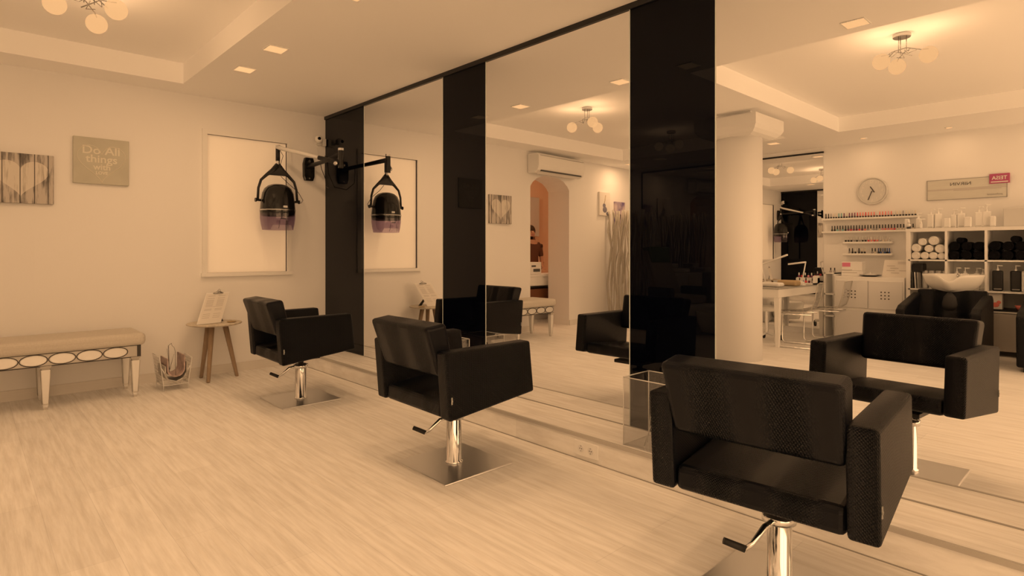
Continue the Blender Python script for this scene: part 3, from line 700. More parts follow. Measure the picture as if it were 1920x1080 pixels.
# ---- rear room through the arch
lamp_light('rear_room_light', 'POINT', (-1.6, -4.3, 2.4), 16, None, .12)
t = thing('rear_room_lamp', 'round ceiling lamp of the room behind the arch', 'ceiling lamp', (-1.6, -4.3, H)); MB().cyl((0, 0, -.06), .16, .06).build('shade', 'lampwhite', t)
t = thing('reception_desk', 'white desk with open brown compartments behind the arched opening', 'desk', (-.86, -4.25, 0))
MB().box((-.22, -.7, .77), (.2, .55, .81), .003, 1).build('worktop', 'white', t)
MB().box((-.2, -.68, .62), (.17, .53, .77)).build('drawer_front', 'white', t)
MB().box((-.2, .5, 0), (.17, .53, .62)).box((-.2, -.68, 0), (.17, -.65, .62)).box((-.2, -.68, 0), (-.18, .53, .62)).box((-.2, -.68, .3), (.1, .53, .33)).build('carcass', 'white', t)
MB().box((-.17, -.6, .34), (.14, .48, .56)).build('compartment', 'wood_brown', t)
t = thing('paper_box', 'white patterned box on the desk behind the arch', 'box', (-.80, -4.03, .811)); MB().box((-.1, -.13, 0), (.1, .13, .2), .003, 1).build('box', 'white', t); MB().box((.1, -.1, .04), (.102, .06, .09)).box((.1, .0, .12), (.102, .1, .15)).build('pattern', 'dark_grey', t)
t = thing('fuse_cabinet', 'pale electrical cabinet on the rear room wall', 'cabinet', (-2.44, -5.55, 1.9)); MB().box((0, -.25, -.4), (.1, .25, .4), .004, 1).build('door', 'grey_white', t); MB().box((.1, .18, -.05), (.11, .2, .05)).build('handle', 'grey', t)
t = thing('alarm_box', 'small red-framed box on the rear room wall', 'box', (-2.45, -5.5, 1.36)); MB().box((0, -.07, -.09), (.03, .07, .09), .004, 1).build('frame', 'pinkdark', t); MB().box((.03, -.045, -.06), (.034, .045, .06)).build('front', 'paper', t)
t = thing('notice_sheet', 'white notice with printed lines on the rear room wall', 'notice', (-2.448, -5.2, 1.75)); MB().box((0, -.12, -.2), (.004, .12, .2)).build('sheet', 'paper', t)
ln = MB()
for k in range(7): ln.box((.004, -.09, -.15 + k * .045), (.005, .09, -.14 + k * .045))
ln.build('printing', 'print', t)

# person standing behind the desk
def skin_obj(name, verts, edges, rad, m, parent, sub=2, root=0):
    me = bpy.data.meshes.new(name); me.from_pydata(verts, edges, []); o = bpy.data.objects.new(name, me); COL.objects.link(o)
    md = o.modifiers.new('skin', 'SKIN'); md.use_smooth_shade = True
    lay = me.skin_vertices[0].data if me.skin_vertices else None
    if lay is None:
        bm_ = bmesh.new(); bm_.from_mesh(me); bm_.verts.layers.skin.verify(); bm_.to_mesh(me); bm_.free(); lay = me.skin_vertices[0].data
    for i, r in enumerate(rad): lay[i].radius = r if isinstance(r, tuple) else (r, r); lay[i].use_root = (i == root)
    sb = o.modifiers.new('sub', 'SUBSURF'); sb.levels = sub; sb.render_levels = sub
    dg = bpy.context.evaluated_depsgraph_get(); m2 = bpy.data.meshes.new_from_object(o.evaluated_get(dg)); bpy.data.objects.remove(o, do_unlink=True)
    m2.materials.clear(); m2.materials.append(M[m]); q = bpy.data.objects.new(name, m2); COL.objects.link(q)
    for p in m2.polygons: p.use_smooth = True
    if parent: q.parent = parent
    return q
t = thing('person', 'person with long dark hair in a reddish-brown top behind the desk', 'person', (-1.42, -4.62, 0), R(20))
V = [(0, 0, .90), (0, 0, 1.05), (0, 0, 1.22), (0, 0, 1.34), (.01, 0, 1.41), (.02, 0, 1.47), (.025, 0, 1.53), (.015, 0, 1.60),
     (0, .17, 1.32), (.02, .21, 1.08), (.16, .17, .93), (.22, .15, .90), (0, -.17, 1.32), (.02, -.21, 1.08), (.16, -.17, .93), (.22, -.15, .90),
     (0, .09, .86), (.01, .10, .48), (0, .10, .08), (.09, .10, .03), (0, -.09, .86), (.01, -.10, .48), (0, -.10, .08), (.09, -.10, .03)]
E_ = [(0, 1), (1, 2), (2, 3), (3, 4), (4, 5), (5, 6), (6, 7), (3, 8), (8, 9), (9, 10), (10, 11), (3, 12), (12, 13), (13, 14), (14, 15), (0, 16), (16, 17), (17, 18), (18, 19), (0, 20), (20, 21), (21, 22), (22, 23)]
Rd = [(.13, .16), (.11, .13), (.11, .15), (.09, .12), .05, .07, .085, .065, .05, .038, .028, .024, .05, .038, .028, .024, .08, .05, .04, .035, .08, .05, .04, .035]
body = skin_obj('body', V, E_, Rd, 'skin', t)
skin_obj('top', V[:5] + [V[8], V[9], V[12], V[13]], [(0, 1), (1, 2), (2, 3), (3, 4), (3, 5), (5, 6), (3, 7), (7, 8)], [(.15, .18), (.13, .15), (.13, .17), (.11, .14), .05, .06, .05, .06, .05], 'shirt', t)
skin_obj('trousers', [V[0], V[16], V[17], V[18], V[20], V[21], V[22]], [(0, 1), (1, 2), (2, 3), (0, 4), (4, 5), (5, 6)], [(.14, .17), .095, .065, .055, .095, .065, .055], 'pants', t)
MB().sph((-.01, 0, 1.56), .105, 18, (.95, .92, 1.1)).sph((-.05, 0, 1.42), .09, 16, (.6, 1.0, 1.5)).build('hair', 'hair', t)
for s in (-1, 1):
    for k in range(4): MB().tube([(.22, s * .15 - .02 + k * .013, .90), (.27 + .006 * (k in (1, 2)), s * .15 - .02 + k * .013, .885), (.29, s * .15 - .02 + k * .013, .87)], [.009, .008, .006], 6).build('finger', 'skin', body)
    MB().tube([(.22, s * .12, .90), (.25, s * .105, .89)], [.009, .007], 6).build('thumb', 'skin', body)
    MB().sph((.10, s * .032, 1.545), .009, 8).build('eye', 'dark_trim', body)
MB().tube([(.10, 0, 1.55), (.125, 0, 1.515)], [.008, .014], 6).build('nose', 'skin', body); MB().box((.098, -.022, 1.485), (.106, .022, 1.492)).build('mouth', 'pinkdark', body)

# ================================================================= COLUMN
t = struct(MB().cyl((0, 0, 0), .245, 2.5, 48).build('column', 'wall', None, (3.1, -3.4, 0)))
for p in t.data.polygons: p.use_smooth = abs(p.normal.z) < .5
def cushion():
    m = MB(); w = .35; zs = [(2.43, .20), (2.435, .245), (2.455, .295), (2.49, .33), (2.53, .35), (2.64, .35)]
    t_ = bmesh.new(); rings = [[t_.verts.new((sx_ * h_, sy_ * h_, z_)) for sx_, sy_ in ((-1, -1), (1, -1), (1, 1), (-1, 1))] for z_, h_ in zs]
    for a_, b_ in zip(rings, rings[1:]):
        for k in range(4): t_.faces.new([a_[k], a_[(k + 1) % 4], b_[(k + 1) % 4], b_[k]])
    t_.faces.new(rings[0]); t_.faces.new(rings[-1]); m._merge(t_); m.box((-.25, -.25, 2.64), (.25, .25, H)); return m
cushion().build('capital', 'wall', t)

# ================================================================= FAR WALL: SECOND MIRROR, SHELVES, CABINETS
o = MB().box((.0, YF, .08), (3.07, YF + .012, 2.60)).build('wall_mirror', 'mirror'); tag(o, 'large mirror on the opposite wall, reflecting the dryer again', 'mirror', 'tall wall mirrors')
MB().box((.0, YF, 2.60), (3.075, YF + .016, 2.625)).box((-.01, YF, .08), (.012, YF + .016, 2.625)).build('frame', 'black', o)

t = thing('wall_clock', 'round pale wall clock with raised numerals above the nail shelves', 'clock', (3.69, YF, 2.01))
MB().lathe([(0, 0), (.185, 0), (.185, .03), (.17, .035), (.165, .022), (0, .022)], 40, Matrix.Rotation(R(-90), 4, 'X')).build('rim', 'grey_white', t)
MB().cyl((0, .022, 0), .160, .003, 40, 'y').build('dial', 'grey_white', t)
for k in range(12):
    a = R(30 * (k + 1)); text_mesh('numeral', str(k + 1), .055, 'paper', t, (-math.sin(a) * .125, .026, math.cos(a) * .125 - .018), (R(90), 0, R(180)), .001, .001)
MB().tube([(0, .03, 0), (-.045, .03, -.12)], .005, 5).build('minute_hand', 'dark_trim', t)
MB().tube([(.03, .032, -.02), (-.02, .032, .06)], .006, 5).build('hour_hand', 'dark_trim', t)

t = thing('grey_wall_sign', 'long grey brushed sign board above the cube shelf', 'sign', (4.70, YF, 1.965))
MB().box((-.39, 0, -.125), (.39, .012, .125), .005, 2).build('board', 'sign_grey', t)
MB().box((-.39, .012, -.01), (.39, .0135, .008)).box((-.12, .0125, -.02), (.34, .0138, .012)).build('stripe', 'print', t)
MB().box((-.392, 0, .120), (.392, .014, .127)).box((-.392, 0, -.127), (.392, .014, -.120)).box((-.395, 0, -.127), (-.388, .014, .127)).box((.388, 0, -.127), (.395, .014, .127)).build('border', 'grey', t)
text_mesh('lettering', 'NIRVIN', .055, 'dark_grey', t, (-.05, .0136, .045), (R(90), 0, R(180)), .0006, sx=1.2)
text_mesh('small_print', 'professional', .03, 'grey', t, (.28, .0136, -.095), (R(90), 0, R(180)), .0006)
t = thing('red_sign', 'small crimson sign with pale lettering overlapping the grey sign', 'sign', (5.025, YF + .016, 2.06))
MB().box((-.095, 0, -.058), (.095, .012, .058), .003, 1).build('board', 'pinkdark', t)
text_mesh('lettering', 'TEISA', .06, 'paper', t, (0, .0125, -.012), (R(90), 0, R(180)), .0008, .0008, sx=.95)
MB().box((-.08, .012, -.045), (.08, .013, -.034)).build('underline', 'paper', t)

# wall shelves with nail polish
SH = [(3.08, 4.24, 1.655, 'long top wall shelf of nail polish'), (3.08, 4.24, 1.475, 'long lower wall shelf of nail polish'), (3.35, 3.94, 1.325, 'short wall shelf of small clear bottles'), (3.35, 3.94, 1.165, 'short lowest wall shelf of dark bottles')]
for x0, x1, z_, lab in SH:
    o = MB().box((x0, YF, z_ - .025), (x1, YF + .10, z_), .002, 1).build('wall_shelf', 'white', None); tag(o, lab, 'shelf', 'white wall shelves')
def polish(r, hb, hc, mb, mc):
    m = MB(); m.lathe([(0, 0), (r, 0), (r, hb * .8), (r * .6, hb), (0, hb)], 10); m.mi = 1; m.lathe([(r * .55, hb), (r * .5, hb + hc), (0, hb + hc)], 10)
    o = m.build('nail_polish', [mb, mc]); return o
protos = {}
def place_polish(x, z_, r, hb, hc, mb, mc, lab, grp, y=YF + .05):
    key = (r, hb, hc, mb, mc)
    if key not in protos: o = polish(*key); protos[key] = o
    else: o = protos[key].copy(); COL.objects.link(o)
    o.location = (x, y, z_); tag(o, lab, 'nail polish', grp)
cap1 = ['black', 'black', 'grey', 'cream', 'cream', 'teal', 'teal', 'plum', 'cream', 'plum', 'plum', 'plum', 'red', 'coral', 'coral', 'red', 'coral', 'coral', 'coral', 'clear', 'coral', 'coral', 'coral', 'pink', 'coral', 'clear', 'cream', 'cream', 'grey', 'cream', 'cream', 'clear', 'cream']
for k, cm in enumerate(cap1):
    place_polish(3.12 + k * 1.07 / 32, 1.655, .0125, .022, .048, 'pol_black', 'pol_' + cm, 'tiny nail polish bottle with %s top on the long top shelf' % cm.replace('plum', 'dark red'), 'nail polishes on the long top shelf')
bt = ['black', 'black', 'teal', 'grey', 'teal', 'black', 'plum', 'red', 'plum', 'plum', 'red', 'plum', 'coral', 'grey', 'cream', 'grey', 'grey', 'cream', 'pink', 'coral', 'pink', 'coral', 'red', 'cream', 'cream', 'cream', 'grey', 'cream', 'cream', 'cream']
for k, cm in enumerate(bt):
    place_polish(3.20 + k * 1.0 / 29, 1.475, .0125, .026, .05, 'pol_' + cm, 'pol_black', 'tiny black-capped nail polish with %s bottle on the long lower shelf' % cm.replace('plum', 'dark red'), 'nail polishes on the long lower shelf')
b3 = ['black', 'black', 'black', 'grey', 'black', 'grey', 'black', 'black', 'red', 'coral', 'red', 'coral', 'grey', 'cream', 'cream', 'clear']
for k, cm in enumerate(b3):
    place_polish(3.375 + k * .035, 1.325, .0125, .024, .044, 'pol_' + cm, 'pol_clear', 'tiny pale-capped nail polish with %s bottle on the upper short shelf' % cm, 'nail polishes on the upper short shelf')
for k, (dx, cm, mb) in enumerate([(.07, 'black', 'grey'), (.11, 'black', 'black'), (.145, 'clear', 'black'), (.19, 'black', 'black'), (.225, 'cream', 'black'), (.26, 'cream', 'black'), (.35, 'black', 'grey'), (.385, 'black', 'cream'), (.425, 'blue', 'black'), (.45, 'black', 'blue'), (.475, 'blue', 'grey'), (.5, 'black', 'blue'), (.525, 'blue', 'black'), (.55, 'blue', 'blue')]):
    place_polish(3.35 + dx, 1.165, .0125, .026, .046, 'pol_' + mb, 'pol_' + cm, 'small %s-capped %s bottle on the lowest short shelf' % (cm, mb), 'nail polishes on the lowest short shelf')

# low cabinet with perforated doors
CF = YF + .40
t = thing('perforated_cabinet', 'white cabinet with nine-hole doors under the nail shelves', 'cabinet', (3.35, CF, 0))
MB().box((0, -.39, 0), (.80, -.005, .86), .003, 1).build('carcass', 'white', t)
for i in range(2):
    for j in range(2):
        d = MB().box((.02 + i * .385, -.006, .05 + j * .40), (.395 + i * .385, .012, .43 + j * .40 - .02), .004, 1).build('door', 'whitish', t)
        if j == 1:
            hm = MB()
            for a in range(3):
                for b_ in range(3): hm.cyl((.165 + i * .385 + a * .042, .0115, .585 + b_ * .042), .009, .002, 10, 'y')
            hm.build('hole', 'dark_trim', d)
t = thing('white_box_stack', 'stacked white cartons with a pink label on the perforated cabinet', 'box', (3.52, -5.87, .861))
MB().box((-.13, -.07, 0), (.13, .07, .07), .003, 1).build('lower_carton', 'white', t); MB().box((-.13, -.07, .072), (.12, .07, .19), .003, 1).build('upper_carton', 'white', t)
MB().box((-.12, .07, .125), (-.02, .072, .18)).build('label', 'pink', t); MB().box((-.125, .07, .078), (.0, .071, .088)).box((-.12, .07, .04), (.06, .071, .05)).build('printing', 'print', t)
t = thing('covered_tray', 'silver tray with a low dark lid on the perforated cabinet', 'tray', (3.74, -5.80, .861))
MB().lathe([(0, .0), (.06, 0), (.125, .018), (.127, .024), (.06, .008), (0, .008)], 28).build('tray', 'dark_grey', t); MB().lathe([(.09, .012), (.05, .035), (.015, .04), (.012, .055), (0, .056)], 24).build('lid', 'grey_white', t)
t = thing('brochure_stand', 'white printed brochure stand on the perforated cabinet', 'sign', (4.02, -5.84, .861))
MB().hexa([(-.15, .03, 0), (.15, .03, 0), (.15, .04, 0), (-.15, .04, 0), (-.13, -.02, .22), (.15, -.02, .22), (.15, -.01, .22), (-.13, -.01, .22)]).build('sheet', 'paper', t)
ln = MB()
for k, (a_, z_) in enumerate(((.02, .19), (.02, .17), (-.1, .14), (-.06, .11), (-.1, .08), (.04, .08), (-.05, .05))): ln.hexa([(a_, .042 - z_ * .227, z_), (a_ + .09, .042 - z_ * .227, z_), (a_ + .09, .0435 - z_ * .227, z_), (a_, .0435 - z_ * .227, z_), (a_, .042 - (z_ + .008) * .227, z_ + .008), (a_ + .09, .042 - (z_ + .008) * .227, z_ + .008), (a_ + .09, .0435 - (z_ + .008) * .227, z_ + .008), (a_, .0435 - (z_ + .008) * .227, z_ + .008)])
ln.build('printing', 'print', t)

# cube shelf
t = thing('cube_shelf', 'large white open cube shelf full of towels and bottles', 'shelf', (0, 0, 0))
XS = [4.19, 4.575, 4.95, 5.335, 5.72]; ZS = [.50, .73, 1.088, 1.452]
fr = MB(); fr.box((XS[0] - .02, YF + .005, 0), (XS[-1] + .02, YF + .02, 1.47)); fr.box((XS[0] - .03, YF, 1.435), (XS[-1] + .03, CF, 1.475), .002, 1)
for k, x in enumerate(XS): fr.box((x - (.022 if k in (0, 4) else .012), YF, 0), (x + (.022 if k in (0, 4) else .012), CF, 1.44), .001, 1)
for z_ in (1.088, .73, .505): fr.box((XS[0], YF, z_ - .012), (XS[-1], CF, z_ + .006), .001, 1)
fr.build('carcass', 'white', t)
MB().box((4.96, YF + .02, .515), (5.72, CF + .004, .53)).build('dark_shelf_liner', 'black', t)
for k in range(4): MB().box((XS[k] + .014, CF - .012, .06), (XS[k + 1] - .014, CF, .485), .003, 1).build('drawer', 'beige_low', t)

def roll(m, r, L):
    q = MB(); pts = []
    n = 30
    q.cyl((0, -L / 2, 0), r, L, 18, 'y', bev=.012)
    sp = [((.2 + .75 * k / n) * r * math.cos(k * .62), L / 2 + .001, (.2 + .75 * k / n) * r * math.sin(k * .62)) for k in range(n)]
    q.tube(sp, .0025, 4)
    return q.build('rolled_towel', m)
wr = roll('towel_w', .047, .3); br_ = roll('towel_b', .055, .3)
used = {'w': False, 'b': False}
def put(kind, x, z_, s, lab, grp, y=-5.85):
    src = wr if kind == 'w' else br_
    if not used[kind]: o = src; used[kind] = True
    else: o = src.copy(); COL.objects.link(o)
    o.location = (x, y, z_); o.scale = (s, 1, s); o.rotation_euler = (0, random.uniform(-2, 2), 0); tag(o, lab, 'towel', grp)
random.seed(3)
WT = [(4.262, 1.142, 1), (4.353, 1.142, .94), (4.441, 1.142, .94), (4.523, 1.137, .84), (4.266, 1.238, 1.05), (4.395, 1.228, .95), (4.508, 1.226, 1.1), (4.33, 1.312, .95), (4.445, 1.325, 1.15)]
wl_ = ['bottom row', 'bottom row', 'bottom row', 'bottom row', 'left end of the middle row', 'middle of the middle row', 'right end of the middle row', 'upper left of the pile', 'topmost of the pile']
for (x, z_, s), l in zip(WT, wl_): put('w', x, z_, s, 'rolled white towel in the cube shelf, ' + l, 'rolled white towels')
for x0 in (4.575, 4.95, 5.335):
    for k, (dx, z_, s) in enumerate([(.072, 1.149, .98), (.186, 1.149, .98), (.304, 1.149, .98), (.076, 1.258, 1.0), (.192, 1.254, .95), (.304, 1.254, .95)] + ([(.125, 1.326, .6)] if x0 < 4.6 else [(.25, 1.332, .7)])):
        put('b', x0 + dx, z_, s, 'rolled black towel in the cube shelf compartment beside the %s' % ('white towels' if x0 < 4.6 else 'first black towels' if x0 < 5.2 else 'right end'), 'rolled black towels')

def pump(name, w_, d_, h, mb, mc, lab, loc, cap=True, grp=None, tall=1.0, nub=False):
    t = thing(name, lab, 'bottle', loc, R(random.uniform(-12, 12)), grp)
    MB().box((-w_ / 2, -d_ / 2, 0), (w_ / 2, d_ / 2, h), min(w_, d_) * .25, 3).build('bottle', mb, t)
    if cap:
        MB().cyl((0, 0, h), .013, .02, 12).cyl((0, 0, h + .02), .005, .03 * tall, 8).box((-.008, -.008, h + .02 + .03 * tall), (.042, .008, h + .034 + .03 * tall), .003, 1).build('pump', mc, t)
    MB().box((-w_ * .35, d_ / 2, h * .08), (w_ * .35, d_ / 2 + .001, h * .12)).build('label_print', 'print' if mb != 'black' else 'grey', t)
random.seed(9)
TOPZ = 1.476
tb = [(4.165, .05, .05, .125, 0, 'short plain white box bottle at the left end of the cube shelf top'), (4.27, .05, .045, .13, 1, 'first small white pump bottle from the left on the cube shelf top'), (4.31, .03, .03, .06, 1, 'tiny white spray bottle in front of the small pump bottle'),
      (4.40, .07, .055, .175, 1, 'tall white pump bottle, first of the left pair on the cube shelf'), (4.475, .075, .055, .18, 1, 'tall white pump bottle, second of the left pair on the cube shelf'), (4.575, .065, .05, .12, 0, 'white carton with a small mark between two pump bottle pairs'),
      (4.63, .065, .05, .16, 1, 'tall white pump bottle behind the marked white carton'), (4.70, .075, .055, .175, 1, 'tall white pump bottle right of the marked carton'), (4.775, .07, .05, .125, 0, 'white carton right of the middle pump bottles'),
      (4.87, .075, .055, .18, 1, 'tall white pump bottle, left of the last pair on the cube shelf'), (4.94, .08, .055, .185, 1, 'tall white pump bottle with the highest pump on the cube shelf'), (5.005, .055, .05, .125, 0, 'white carton at the right end of the bottle row')]
for k, (x, w_, d_, h, c_, lab) in enumerate(tb): pump('pump_bottle' if c_ else 'carton', w_, d_, h, 'white', 'white_gloss', lab, (x, -5.80 + (.06 if not c_ or k == 2 else 0), TOPZ), bool(c_), 'products on the cube shelf top', 1.0 if k != 10 else 1.6)
t = thing('figurine', 'tiny white and black figurine at the end of the polish shelf', 'ornament', (4.19, -5.70, TOPZ)); MB().cyl((0, 0, 0), .022, .02, 12).build('base', 'black', t); MB().sph((0, 0, .045), .022, 12).sph((.0, 0, .08), .014, 10).build('body', 'white', t)
o = MB().box((5.10, -6.02, TOPZ), (5.62, -5.72, TOPZ + .21), .004, 1).build('large_box', 'grey_white'); tag(o, 'large pale grey box on the right end of the cube shelf', 'box')
# bottles in the second row
for k, (x, w_, h, mb, lab) in enumerate([(4.66, .05, .20, 'white', 'clear pump bottle behind the basin, left of its row'), (4.74, .05, .20, 'white', 'pump bottle behind the basin, second of its row'), (4.85, .06, .20, 'white', 'pump bottle behind the basin, third of its row'), (4.905, .05, .19, 'white', 'narrow white pump bottle at the shelf divider'),
                          (5.04, .10, .235, 'black', 'large black pump bottle left of its compartment'), (5.20, .10, .235, 'black', 'large black pump bottle right of its compartment'), (5.295, .09, .235, 'white', 'large white pump bottle at the far right of its compartment')]):
    pump('pump_bottle', w_, .06, h, mb, 'white_gloss', lab, (x, -5.80, .737), True, 'pump bottles in the cube shelf')
for k, x in enumerate((4.33, 4.40, 4.47, 4.54)): o = MB().cyl((0, 0, 0), .03, .22, 14, bev=.006).build('white_tub', 'whitish', None, (x, -5.84, .737)); tag(o, 'white upright tube behind the wash basin, %s in its row' % ['first', 'second', 'third', 'fourth'][k], 'bottle', 'white tubes behind the basin')
o = MB().box((-.05, -.1, 0), (.06, .1, .10), .01, 2).build('dark_case', 'black', None, (4.275, -5.80, .94)); tag(o, 'black case on leaning folders at the left of the shelf', 'case')
for k in range(3): o = MB().box((-.006, -.13, 0), (.006, .13, .20), .002, 1).build('folder', ['dark_grey', 'whitish', 'grey'][k], None, (4.235 + k * .028, -5.82, .737), (0, R(-3), 0)); tag(o, ['dark grey', 'white', 'mid grey'][k] + ' folder standing at the left of the cube shelf', 'folder', 'folders in the cube shelf')
t = thing('brochure_box', 'white carton printed with orange flowers in the low cube', 'box', (5.03, -5.78, .531)); MB().box((-.06, -.06, 0), (.06, .06, .18), .003, 1).build('carton', 'paper', t); MB().sph((.0, .061, .05), .035, 12, (1, .05, .8)).sph((.03, .061, .08), .02, 10, (1, .05, 1)).build('print_flower', 'pol_coral', t)
t = thing('orange_bowl', 'small orange bowl in the low cube at the right', 'bowl', (5.24, -5.78, .531)); MB().lathe([(0, 0), (.03, 0), (.05, .05), (.046, .05), (.028, .006), (0, .006)], 20).build('bowl', 'pol_coral', t)

# ================================================================= SHAMPOO UNITS
def wash_unit(x, lab, lab2):
    t = thing('wash_unit', lab, 'wash chair', (x, -5.02, 0), 0, 'shampoo wash units')
    w_ = .375
    for s in (-1, 1):
        MB().prism([(.36, .05), (.40, .55), (.30, .60), (-.34, .71), (-.40, .66), (-.40, .05)], s * (w_ - .09), s * w_, 'x', .02, 3).build('side_panel', 'leather', t)
    MB().box((-w_ + .08, -.3, .07), (w_ - .08, .34, .42), .03, 3).build('seat', 'leather', t)
    MB().hexa([(-w_ + .08, -.36, .40), (w_ - .08, -.36, .40), (w_ - .08, -.20, .40), (-w_ + .08, -.20, .40), (-w_ + .05, -.42, .75), (w_ - .05, -.42, .75), (w_ - .05, -.33, .75), (-w_ + .05, -.33, .75)], .02, 3).build('backrest', 'leather', t)
    MB().lathe([(0, 0), (.06, 0), (.068, .06), (.055, .15), (.02, .2), (0, .2)], 20, Matrix.Translation((0, -.27, .52)) @ Matrix.Diagonal((1.1, .5, 1, 1))).build('neck_pad', 'pad_black', t)
    MB().box((-w_ + .05, -.38, 0), (w_ - .05, .3, .06)).build('plinth', 'black', t)
    # bowl: wide ceramic basin with a neck notch in the front rim
    tb_ = bmesh.new(); n = 44
    prof = [(.0, -.14), (.12, -.14), (.20, -.10), (.27, -.03), (.30, .05), (.305, .075), (.285, .08), (.26, .06), (.20, -.03), (.12, -.09), (0, -.10)]
    rings = []
    for r, z_ in prof:
        ring = []
        for k in range(n):
            a = 2 * math.pi * k / n; sq = 1 / max(abs(math.cos(a)) ** 1.4 + abs(math.sin(a)) ** 1.4, 1e-3) ** .35
            dip = .075 * math.exp(-((a - math.pi / 2) / .30) ** 2) * (1 if r > .22 else 0)
            ring.append(tb_.verts.new((r * math.cos(a) * sq * .98, r * math.sin(a) * sq * .72, z_ - dip)))
        rings.append(ring)
    for a_, b_ in zip(rings, rings[1:]):
        for k in range(n): f = tb_.faces.new([a_[k], a_[(k + 1) % n], b_[(k + 1) % n], b_[k]]); f.smooth = True
    bw = MB(); bmesh.ops.remove_doubles(tb_, verts=list(tb_.verts), dist=.0005); bw._merge(tb_, Matrix.Translation((0, -.43, .85)))
    bo = bw.build('basin', 'bowl', t)
    MB().cyl((.03, -.56, .87), .02, .05, 14).tube([(.03, -.56, .91), (.03, -.51, .925), (.03, -.48, .905)], .009, 8).tube([(.03, -.56, .92), (.07, -.58, .935)], .006, 6).build('tap', 'chrome', bo)
    MB().tube([(.14, -.58, .87), (.14, -.54, .92), (.13, -.48, .905)], .008, 8).build('shower_head', 'chrome', bo)
    return t
wash_unit(4.68, 'black wash unit with white basin in front of the white towels', '')
wash_unit(5.70, 'black wash unit cut off at the right edge of the photo', '')

# ================================================================= NAIL STATION
t = thing('nail_table', 'narrow white nail table with glass top by the second mirror', 'table', (2.80, -5.20, 0))
MB().box((-.32, -.78, .62), (.32, .78, .725), .004, 1).build('apron', 'white', t); MB().box((-.33, -.79, .725), (.33, .79, .735), .002, 1).build('glass_top', 'grey', t)
for sx_ in (-1, 1):
    for sy_ in (-1, 1): MB().hexa([(sx_ * .29 - .022, sy_ * .74 - .022, 0), (sx_ * .29 + .022, sy_ * .74 - .022, 0), (sx_ * .29 + .022, sy_ * .74 + .022, 0), (sx_ * .29 - .022, sy_ * .74 + .022, 0), (sx_ * .29 - .035, sy_ * .74 - .035, .62), (sx_ * .29 + .035, sy_ * .74 - .035, .62), (sx_ * .29 + .035, sy_ * .74 + .035, .62), (sx_ * .29 - .035, sy_ * .74 + .035, .62)], .004, 1).build('leg', 'white', t)
def desk_lamp(loc, pts, head, lab):
    t = thing('desk_lamp', lab, 'lamp', loc, 0, 'white nail lamps')
    MB().cyl((0, 0, 0), .05, .02, 20).build('base', 'white', t); MB().tube(pts, .008, 6).build('arm', 'white', t)
    MB().hexa(head, .003, 1).build('lamp_head', 'white_gloss', t)
def hd_(a, b, w_=.02, h=.022):
    a, b = Vector(a), Vector(b); s = (b - a).cross(Vector((0, 0, 1))).normalized() * w_
    return [tuple(a - s), tuple(a + s), tuple(b + s), tuple(b - s), tuple(a - s + Vector((0, 0, h))), tuple(a + s + Vector((0, 0, h))), tuple(b + s + Vector((0, 0, h))), tuple(b - s + Vector((0, 0, h)))]
desk_lamp((2.72, -4.98, .736), [(0, 0, .01), (-.06, 0, .27)], hd_((-.06, 0, .27), (.28, 0, .40)), 'long-armed white nail lamp at the left of the nail table')
desk_lamp((3.04, -5.35, .736), [(0, 0, .01), (.05, 0, .30)], hd_((.05, 0, .30), (-.17, 0, .27), .03), 'angular white nail lamp at the right of the nail table')
o = MB().box((-.14, -.09, 0), (.14, .09, .055), .028, 4).build('hand_rest', 'towel_w', None, (2.90, -4.72, .736)); tag(o, 'white padded hand rest at the front of the nail table', 'cushion')
o = MB().box((-.13, -.08, 0), (.13, .08, .075), .03, 4).build('hand_rest', 'tan', None, (2.98, -5.08, .736)); tag(o, 'tan padded hand rest behind the white one', 'cushion')
o = MB().box((-.09, -.07, 0), (.09, .07, .05), .02, 4).build('hand_rest', 'towel_w', None, (2.98, -5.32, .736)); tag(o, 'small white folded cloth between tan rest and bottles', 'cloth')
t = thing('bottle_rack', 'white two-step bottle rack at the end of the nail table', 'rack', (2.98, -5.68, .736))
MB().box((-.14, -.1, 0), (.14, .1, .02)).box((-.14, -.1, .0), (.14, -.02, .09)).box((.12, -.1, 0), (.14, .1, .12)).build('steps', 'white', t)
random.seed(4); cs = ['plum', 'red', 'black', 'pink', 'plum', 'coral', 'black', 'cream', 'blue', 'red', 'plum', 'grey']
for k in range(12):
    x = 2.87 + (k % 6) * .042; y = -5.71 if k < 6 else -5.62; z_ = .827 if k < 6 else .757
    place_polish(x, z_, .015, .032, .034, 'pol_' + cs[k], 'pol_' + ('black' if k % 2 else 'clear'), 'small %s bottle on the %s step of the nail table rack' % (cs[k].replace('plum', 'dark red'), 'back' if k < 6 else 'front'), 'bottles on the nail table rack', y)
t = thing('tower_unit', 'narrow white side unit beside the nail table end', 'storage unit', (3.26, -5.88, 0))
MB().box((-.07, -.14, 0), (.07, .14, .02)).box((-.07, -.14, 0), (-.055, .14, .90)).box((.055, -.14, 0), (.07, .14, .90)).box((-.07, -.14, .885), (.07, .14, .90)).box((-.07, -.14, .60), (.07, .14, .615)).box((-.07, -.14, .3), (.07, .14, .315)).build('frame', 'white', t)
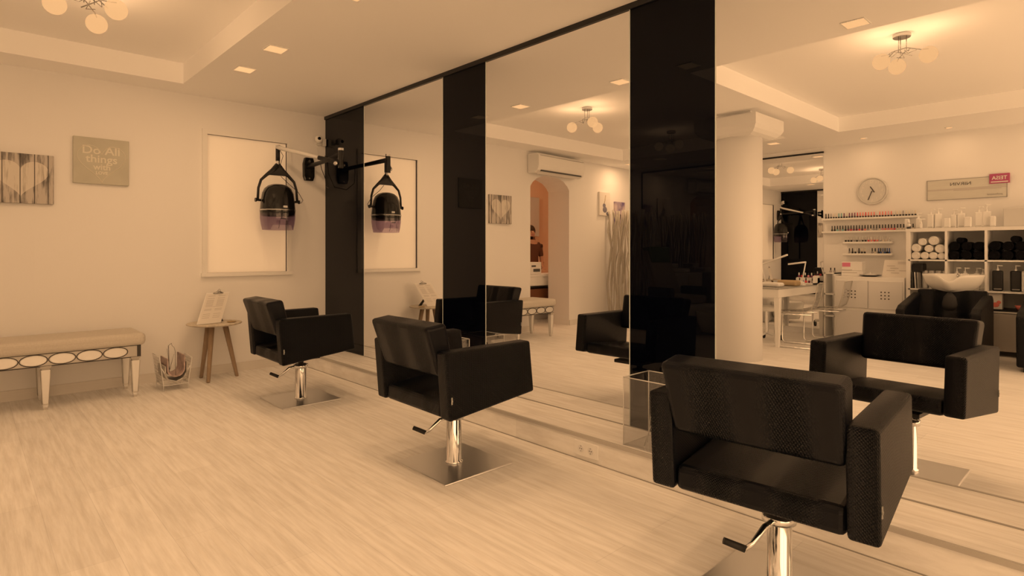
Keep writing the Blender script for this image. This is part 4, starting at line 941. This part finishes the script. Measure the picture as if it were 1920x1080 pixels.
for k in range(2): place_polish(3.235 + k * .05, .90, .015, .032, .034, 'pol_grey', 'pol_black', 'small black-capped bottle on the narrow side unit', 'bottles on the narrow side unit', -5.86)

def ghost_chair(loc, rz, lab):
    t = thing('clear_chair', lab, 'chair', loc, R(rz), 'clear plastic chairs')
    # local: faces +Y
    pr = [(.22, .43), (.0, .44), (-.14, .45), (-.20, .49), (-.235, .60), (-.27, .80)]
    sh = MB()
    for a_, b_ in zip(pr, pr[1:]):
        sh.hexa([(-.2, a_[0], a_[1]), (.2, a_[0], a_[1]), (.2, b_[0], b_[1]), (-.2, b_[0], b_[1]), (-.2, a_[0], a_[1] + .006), (.2, a_[0], a_[1] + .006), (.2, b_[0] + .006, b_[1] + .004), (-.2, b_[0] + .006, b_[1] + .004)])
    sh.build('shell', 'ghost', t)
    rim = MB()
    for s in (-1, 1): rim.tube([(s * .2, p[0], p[1] + .003) for p in pr], .006, 6)
    rim.tube([(-.2, -.27, .80), (.2, -.27, .80)], .005, 6)
    rim.build('rim', 'silver_trim', t)
    fr_ = MB()
    for s in (-1, 1): fr_.tube([(s * .19, -.20, .42), (s * .19, .16, .42), (s * .20, .21, .40), (s * .205, .215, .05), (s * .205, .19, .015), (s * .205, -.22, .012)], .010, 8)
    fr_.tube([(-.205, -.22, .012), (.205, -.22, .012)], .010, 8)
    fr_.build('frame', 'chrome', t)
ghost_chair((3.22, -4.72, 0), 80, 'clear plastic cantilever chair nearest at the nail table')
ghost_chair((3.32, -5.42, 0), 85, 'clear plastic cantilever chair farther along the nail table')
t = thing('rolling_stool', 'low white stool on black casters under the nail table', 'stool', (2.74, -4.95, 0))
MB().cyl((0, 0, .40), .17, .06, 28, bev=.02).build('seat', 'white', t); MB().cyl((0, 0, .1), .025, .3, 14).build('column', 'chrome', t)
for k in range(5):
    a = R(72 * k + 20); MB().tube([(0, 0, .1), (.2 * math.cos(a), .2 * math.sin(a), .075)], .014, 8).build('leg', 'white', t)
    MB().cyl((.2 * math.cos(a) - .01, .2 * math.sin(a), .035), .035, .022, 14, 'x').build('caster', 'rubber', t)
